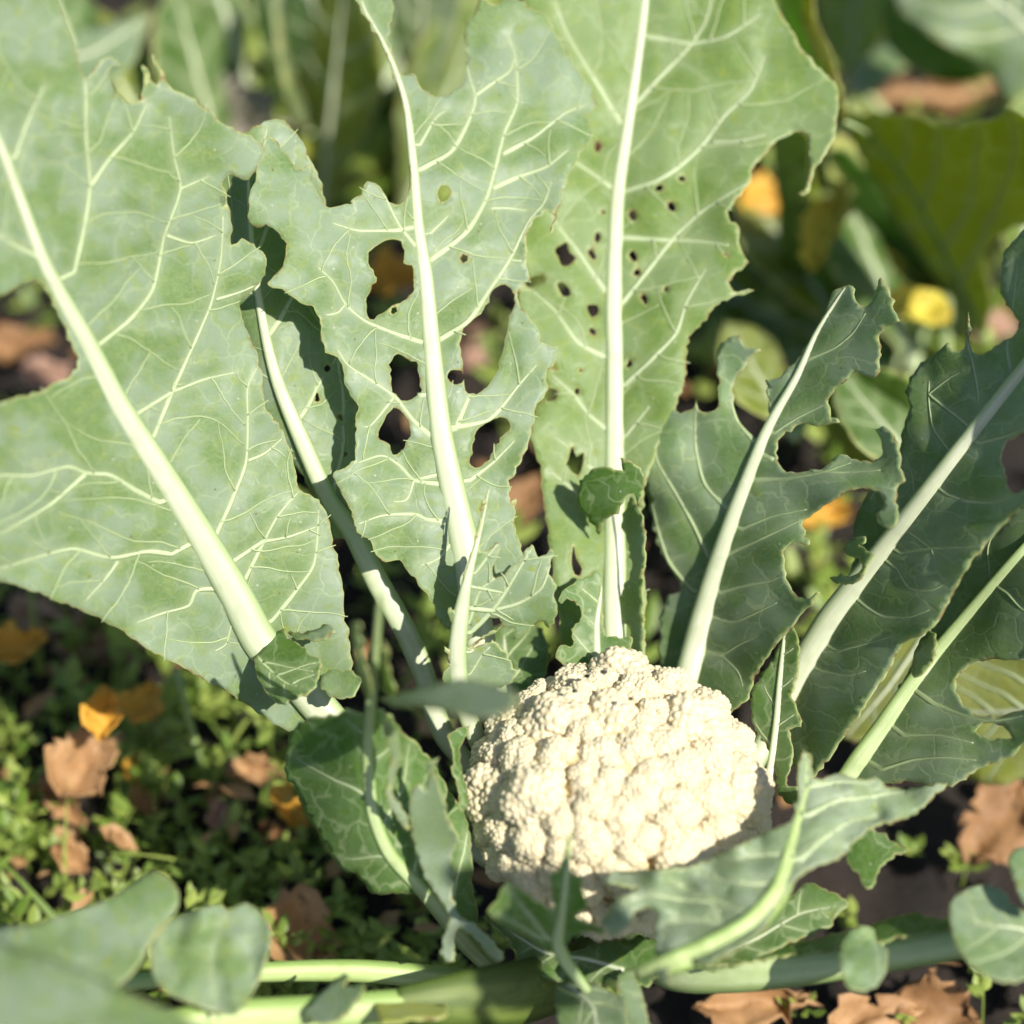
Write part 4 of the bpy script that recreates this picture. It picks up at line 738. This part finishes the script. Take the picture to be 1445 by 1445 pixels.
FL = [  # px, py, length px, width px, angle deg in the picture, colour, height over soil, what singles it out
 (25,912,75,40,20,'orange',.09,'orange tan fallen leaf at the left edge below the broad leaf'),(40,872,75,34,-60,'pink',.03,'pinkish dry leaf at the left edge, under the broad leaf'),(90,858,75,36,-45,'pink',.04,'pale dry leaf touching the shadowed edge of the broad leaf'),
 (98,900,85,38,-50,'pink',.02,'pinkish tan dry leaf in the heap below the broad leaf'),(165,907,75,36,10,'pink',.02,'pinkish dry leaf close under the lower edge of the broad leaf'),(95,955,66,20,-25,'tan',.03,'narrow tan dry leaf among weeds at the left'),
 (148,1012,72,46,85,'orange',.10,'bright orange leaf standing up among the weeds at left'),(203,996,58,48,70,'orange',.07,'dull orange leaf behind the bright orange one'),(116,1088,100,78,60,'tan',.06,'large tan dry leaf among the weeds at left'),(87,1130,80,32,-50,'tan',.03,'narrow yellowish tan leaf below the large tan one'),
 (192,1085,38,24,90,'orange',.03,'small orange leaf in the weeds'),(357,1090,72,32,0,'tan',.04,'tan dry leaf lying level beside the shaded leaf'),(398,1124,38,28,60,'orange',.07,'small bright orange leaf beside the shaded leaf tip'),(412,1150,46,26,-50,'orange',.03,'orange leaf half hidden by the shaded leaf'),
 (308,1152,40,22,80,'pink',.03,'small pinkish dry leaf upright in the weeds'),(390,1183,60,26,-20,'brown',.02,'brown dry leaf low in the weeds'),(96,1213,52,36,-35,'tan',.03,'crumpled tan leaf above the rounded leaf at lower left'),(26,1116,55,44,40,'brown',.02,'brown leaf in shade at the left edge'),
 (413,1318,112,84,-20,'tan',.03,'large tan leaf with dark spots beside the round green leaf'),(1060,1418,150,56,5,'tan',.02,'tan dry leaf on the soil under the right stalk'),(1225,1440,120,50,15,'tan',.02,'tan dry leaf at the bottom edge right of middle'),(1320,1425,110,70,-20,'brown',.02,'brown dry leaf under the right stalk'),
 (1405,1165,125,80,60,'brown',.03,'large brown dry leaf below the bitten blue-green leaf'),(515,243,78,52,25,'pink',.04,'pink tan leaf seen left of the holed leaf top'),(485,68,42,34,10,'pink',.05,'pale dry leaf glinting far behind the holed leaf'),(556,402,80,50,10,'orange',.12,'orange leaf seen through the upper left hole'),
 (660,490,70,44,70,'pink',.03,'pinkish leaf seen through the long middle hole'),(25,492,90,40,10,'brown',.03,'brown leaf in the bite of the broad left leaf'),(70,535,80,36,-20,'pink',.03,'pinkish leaf at the bottom of the bite in the broad leaf'),
 (1165,325,125,50,75,'yellow',.16,'long yellow and tan leaf upright right of the tall leaf'),(1085,305,95,80,40,'orange',.1,'orange brown leaf just right of the tall leaf edge'),(1050,268,60,46,20,'tan',.04,'tan leaf tucked at the tall leaf edge'),(1252,382,38,34,0,'yellow',.08,'small round yellow leaf over the notched leaf'),
 (1322,405,66,42,-50,'yellow',.05,'dull yellow leaf near the notched leaf tip'),(1292,442,82,58,-30,'yellow',.15,'bright yellow leaf behind the notched leaf tip'),(1310,158,120,50,5,'brown',.03,'brown leaf behind the backlit olive leaf'),(300,165,210,62,-28,'grey',.12,'grey brown withered leaf behind the broad leaf top'),
 (740,705,70,44,60,'brown',.03,'brown leaf between the two middle leaves'),(1160,730,70,44,10,'orange',.03,'orange leaf in the gap right of the notched leaf'),(120,845,60,30,20,'brown',.02,'brown leaf in shade under the broad leaf'),(1400,470,60,34,20,'pink',.05,'pinkish dry leaf in the notch of the right leaf')]
for k, (px, py, L, Wd, ang, colr, h, lab) in enumerate(FL):
    p = on_ground(px, py, h); zc_ = (p-CAM) @ FW; s = zc_/FPX
    o = link('fallen_leaf', dry_mesh(300+k, L*s*1.12, Wd*s*1.25, random.uniform(0.2, 0.6), colr), None, label=lab, category='leaf', group='fallen leaves')
    # lies tipped part-way towards the lens, as leaves caught among weeds do
    n = Vector((random.uniform(-.2, .35), -random.uniform(.15, .6), 1)).normalized()
    a = math.radians(ang); t = Vector(RT)*math.cos(a)+Vector(UP)*math.sin(a); t = (t-n*t.dot(n)).normalized(); b = n.cross(t)
    o.matrix_world = Matrix.Translation(Vector(p)) @ Matrix((t, b, n)).transposed().to_4x4()
    solid(o, 0.0007)
def litter():
    V, F = [], []; r = np.random.default_rng(77)
    for k in range(1500):
        x, y = r.uniform(-1.0, 1.0), r.uniform(-0.6, 1.6); L = r.uniform(0.008, 0.03); a = r.uniform(0, 6.28); c, s = math.cos(a), math.sin(a); h = r.uniform(0.0, 0.02); tl = r.normal(0, 0.35, 2)
        b = len(V)
        for (u, v) in ((-.5, 0), (-.2, -.25), (.2, -.22), (.5, 0), (.2, .24), (-.2, .26)):
            X, Y = u*L, v*L; V.append((x+X*c-Y*s, y+X*s+Y*c, h+X*tl[0]+Y*tl[1]+abs(v)*L*0.4))
        F += [(b, b+1, b+5), (b+1, b+2, b+4, b+5), (b+2, b+3, b+4)]
    link('leaf_litter', mesh('leaf_litter', V, F, DRY['brown']), None, kind='stuff', label='crumbled brown leaf litter on the soil', category='litter')
litter()
def litter_tan():
    V, F = [], []; r = np.random.default_rng(78)
    for k in range(60):
        p = on_ground(r.uniform(-80, 640), r.uniform(860, 1390)); L = r.uniform(0.008, 0.022); a = r.uniform(0, 6.28); c, s = math.cos(a), math.sin(a); h = r.uniform(0.005, 0.05); tl = r.normal(0, 0.4, 2); b = len(V); w = r.uniform(.5, 1.1)
        for (u, v) in ((-.5, 0), (-.2, -.27), (.2, -.24), (.5, 0), (.2, .24), (-.2, .28), (0, 0)):
            X, Y = u*L, v*L*w; V.append((p[0]+X*c-Y*s, p[1]+X*s+Y*c, h+X*tl[0]+Y*tl[1]+abs(v)*L*0.4))
        F += [(b+i, b+(i+1) % 6, b+6) for i in range(6)]
    link('leaf_litter', mesh('leaf_litter', V, F, DRY['tan']), None, kind='stuff', label='small tan dry leaf bits among the weeds at left', category='litter')
litter_tan()
# clods of soil
def clods():
    V, F = [], []; r = np.random.default_rng(99); U, FF = ico(2)
    for k in range(420):
        c = np.array([r.uniform(-.7, .7), r.uniform(-.45, .9), 0]); s = r.uniform(0.004, 0.014); d = 1+0.35*wob(U[:, :2]*1.0+U[:, 2:]*0.7, 1.3, k)
        b = len(V); V += (c+U*d[:, None]*np.array([s, s, s*0.7])).tolist(); F += [[b+i for i in f] for f in FF]
    link('soil_clods', mesh('soil_clods', V, F, SOIL), None, kind='stuff', label='crumbly dark clods of soil', category='soil')
clods()
# ------------------------------------------------------------------ weeds
def weed_geo(V, F, base, H, n, size, r, lean=0.5):
    base = np.array(base, float); a = r.uniform(0, 6.28); tip = base+np.array([math.cos(a)*lean*H, math.sin(a)*lean*H, H])
    prev = None
    for i in range(4):                                   # stem of three sides
        t = i/3; c = base*(1-t)+tip*t; c[2] = base[2]+H*math.sin(t*1.4)/math.sin(1.4); b = len(V)
        for q in range(3): V.append((c+0.0007*np.array([math.cos(q*2.1), math.sin(q*2.1), 0])).tolist())
        if prev is not None:
            for q in range(3): F.append((prev+q, prev+(q+1) % 3, b+(q+1) % 3, b+q))
        prev = b
    for i in range(n):
        t = 0.25+0.75*(i+r.uniform(0, .8))/n; c = base*(1-t)+tip*t; c[2] = base[2]+H*math.sin(t*1.4)/math.sin(1.4)
        az = r.uniform(0, 6.28); el = r.uniform(-0.1, 0.8); L = size*r.uniform(0.6, 1.25); w = L*r.uniform(0.36, 0.6)
        d = np.array([math.cos(az)*math.cos(el), math.sin(az)*math.cos(el), math.sin(el)]); s = np.array([-math.sin(az), math.cos(az), 0]); nn = np.cross(d, s)*-1
        b = len(V)
        for (u, v, k) in ((0, 0, 0), (.35, -.45, .06), (.7, -.4, .04), (1, 0, -.10), (.7, .4, .04), (.35, .45, .06), (.5, 0, -.02)):
            V.append((c+d*u*L+s*v*w+nn*k*L).tolist())
        F += [(b, b+1, b+6), (b+1, b+2, b+6), (b+2, b+3, b+6), (b+3, b+4, b+6), (b+4, b+5, b+6), (b+5, b, b+6)]
def weeds():
    V, F = [], []; r = np.random.default_rng(55)
    def patch(x0, x1, y0, y1, n, s0, s1, h0, h1):
        for _ in range(n):
            p = on_ground(r.uniform(x0, x1), r.uniform(y0, y1)); weed_geo(V, F, (p[0], p[1], 0.0), r.uniform(h0, h1), r.integers(5, 11), r.uniform(s0, s1), r, r.uniform(.2, 1.1))
    patch(-200, 660, 1150, 1420, 260, .006, .015, .012, .05)
    patch(-200, 420, 860, 1150, 150, .007, .020, .015, .07)
    patch(-250, 600, 300, 900, 100, .010, .022, .015, .05)
    patch(700, 1600, 1130, 1500, 22, .007, .014, .01, .03)
    patch(600, 1600, 100, 1100, 110, .012, .028, .02, .07)
    patch(-300, 1700, -400, 200, 200, .016, .04, .03, .10)
    patch(330, 700, 60, 360, 45, .02, .045, .03, .09)
    patch(980, 1330, 180, 560, 45, .018, .04, .02, .08)
    for _ in range(110):                                 # grass blades among them
        p = on_ground(r.uniform(-150, 640), r.uniform(870, 1400)); a = r.uniform(0, 6.28); L = r.uniform(.03, .10); wd = r.uniform(.0012, .003); el = r.uniform(.6, 1.4); b = len(V); c, s = math.cos(a), math.sin(a); x = y = 0.0
        for i in range(6):
            for q in (-1, 1): V.append((p[0]+x*c-q*wd*(1-i/5.2)*s, p[1]+x*s+q*wd*(1-i/5.2)*c, y))
            x += math.cos(el)*L/5; y += math.sin(el)*L/5; el -= r.uniform(.1, .35)
            if i: F.append((b+2*i-2, b+2*i-1, b+2*i+1, b+2*i))
    link('weeds', mesh('weeds', V, F, WEED), None, kind='stuff', label='low small-leaved weeds covering the soil', category='weeds')
weeds()
def weed(px, py, H, n, size, lab, seed, lean=0.3):
    V, F = [], []; p = on_ground(px, py); weed_geo(V, F, (0, 0, 0), H, n, size, np.random.default_rng(seed), lean)
    o = link('weed_seedling', mesh('weed_seedling', V, F, WEED), None, label=lab, category='weed', group='single weeds'); o.location = (p[0], p[1], 0)
weed(20, 1215, 0.07, 9, 0.014, 'yellow green weed sprig at the left edge above the rounded leaf', 3)
weed(1385, 1470, 0.075, 16, 0.012, 'wiry green weed sprig at the bottom right under the round leaflets', 8)
weed(235, 1130, 0.06, 9, 0.02, 'broad-leaved weed below the single arching stem', 12)
# an arching green stem and a tan stick
Pst = [on_ground(290, 1105, 0.0), on_ground(283, 1075, 0.02), on_ground(268, 1020, 0.045), on_ground(255, 965, 0.06), on_ground(250, 945, 0.05)]
link('plant_stem', tube_mesh('plant_stem', crspline(np.array(Pst), 0.006, False), 0.0021, PET, 1.0, 8), None, label='single arching green stem below the broad leaf', category='stem')
a, b_ = on_ground(1225, 150, 0.05), on_ground(1412, 118, 0.05)
ts = np.linspace(0, 1, 14)[:, None]; PP = a*(1-ts)+b_*ts; PP[:, 2] += 0.006*np.sin(ts[:, 0]*7)
V, F = tube(PP, 0.0048+0.0008*np.sin(np.arange(14)*2.1), 1.0, 9); link('stick', mesh('stick', V, F, DRY['tan']), None, label='tan dry stick behind the backlit olive leaf', category='stick')
# specks on the curd
for k, (px, py) in enumerate(((852, 948), (828, 954), (890, 986), (811, 975))):
    U, FF = ico(2); s = 0.0009+0.0003*(k == 0)
    # found on the curd by walking along the line of sight to the clump of lobes
    dr = off(px, py); t = 0.90
    while t < 1.1:
        p = CAM+dr*t-curd_c
        if (np.linalg.norm(LC-p, axis=1) < LR*0.95+0.004).any(): break
        t += 0.0005
    o = link('dirt_speck', mesh('dirt_speck', U*np.array([s*1.5, s, s]), FF, SPECK), plant); o.location = p+curd_c-dr*0.002
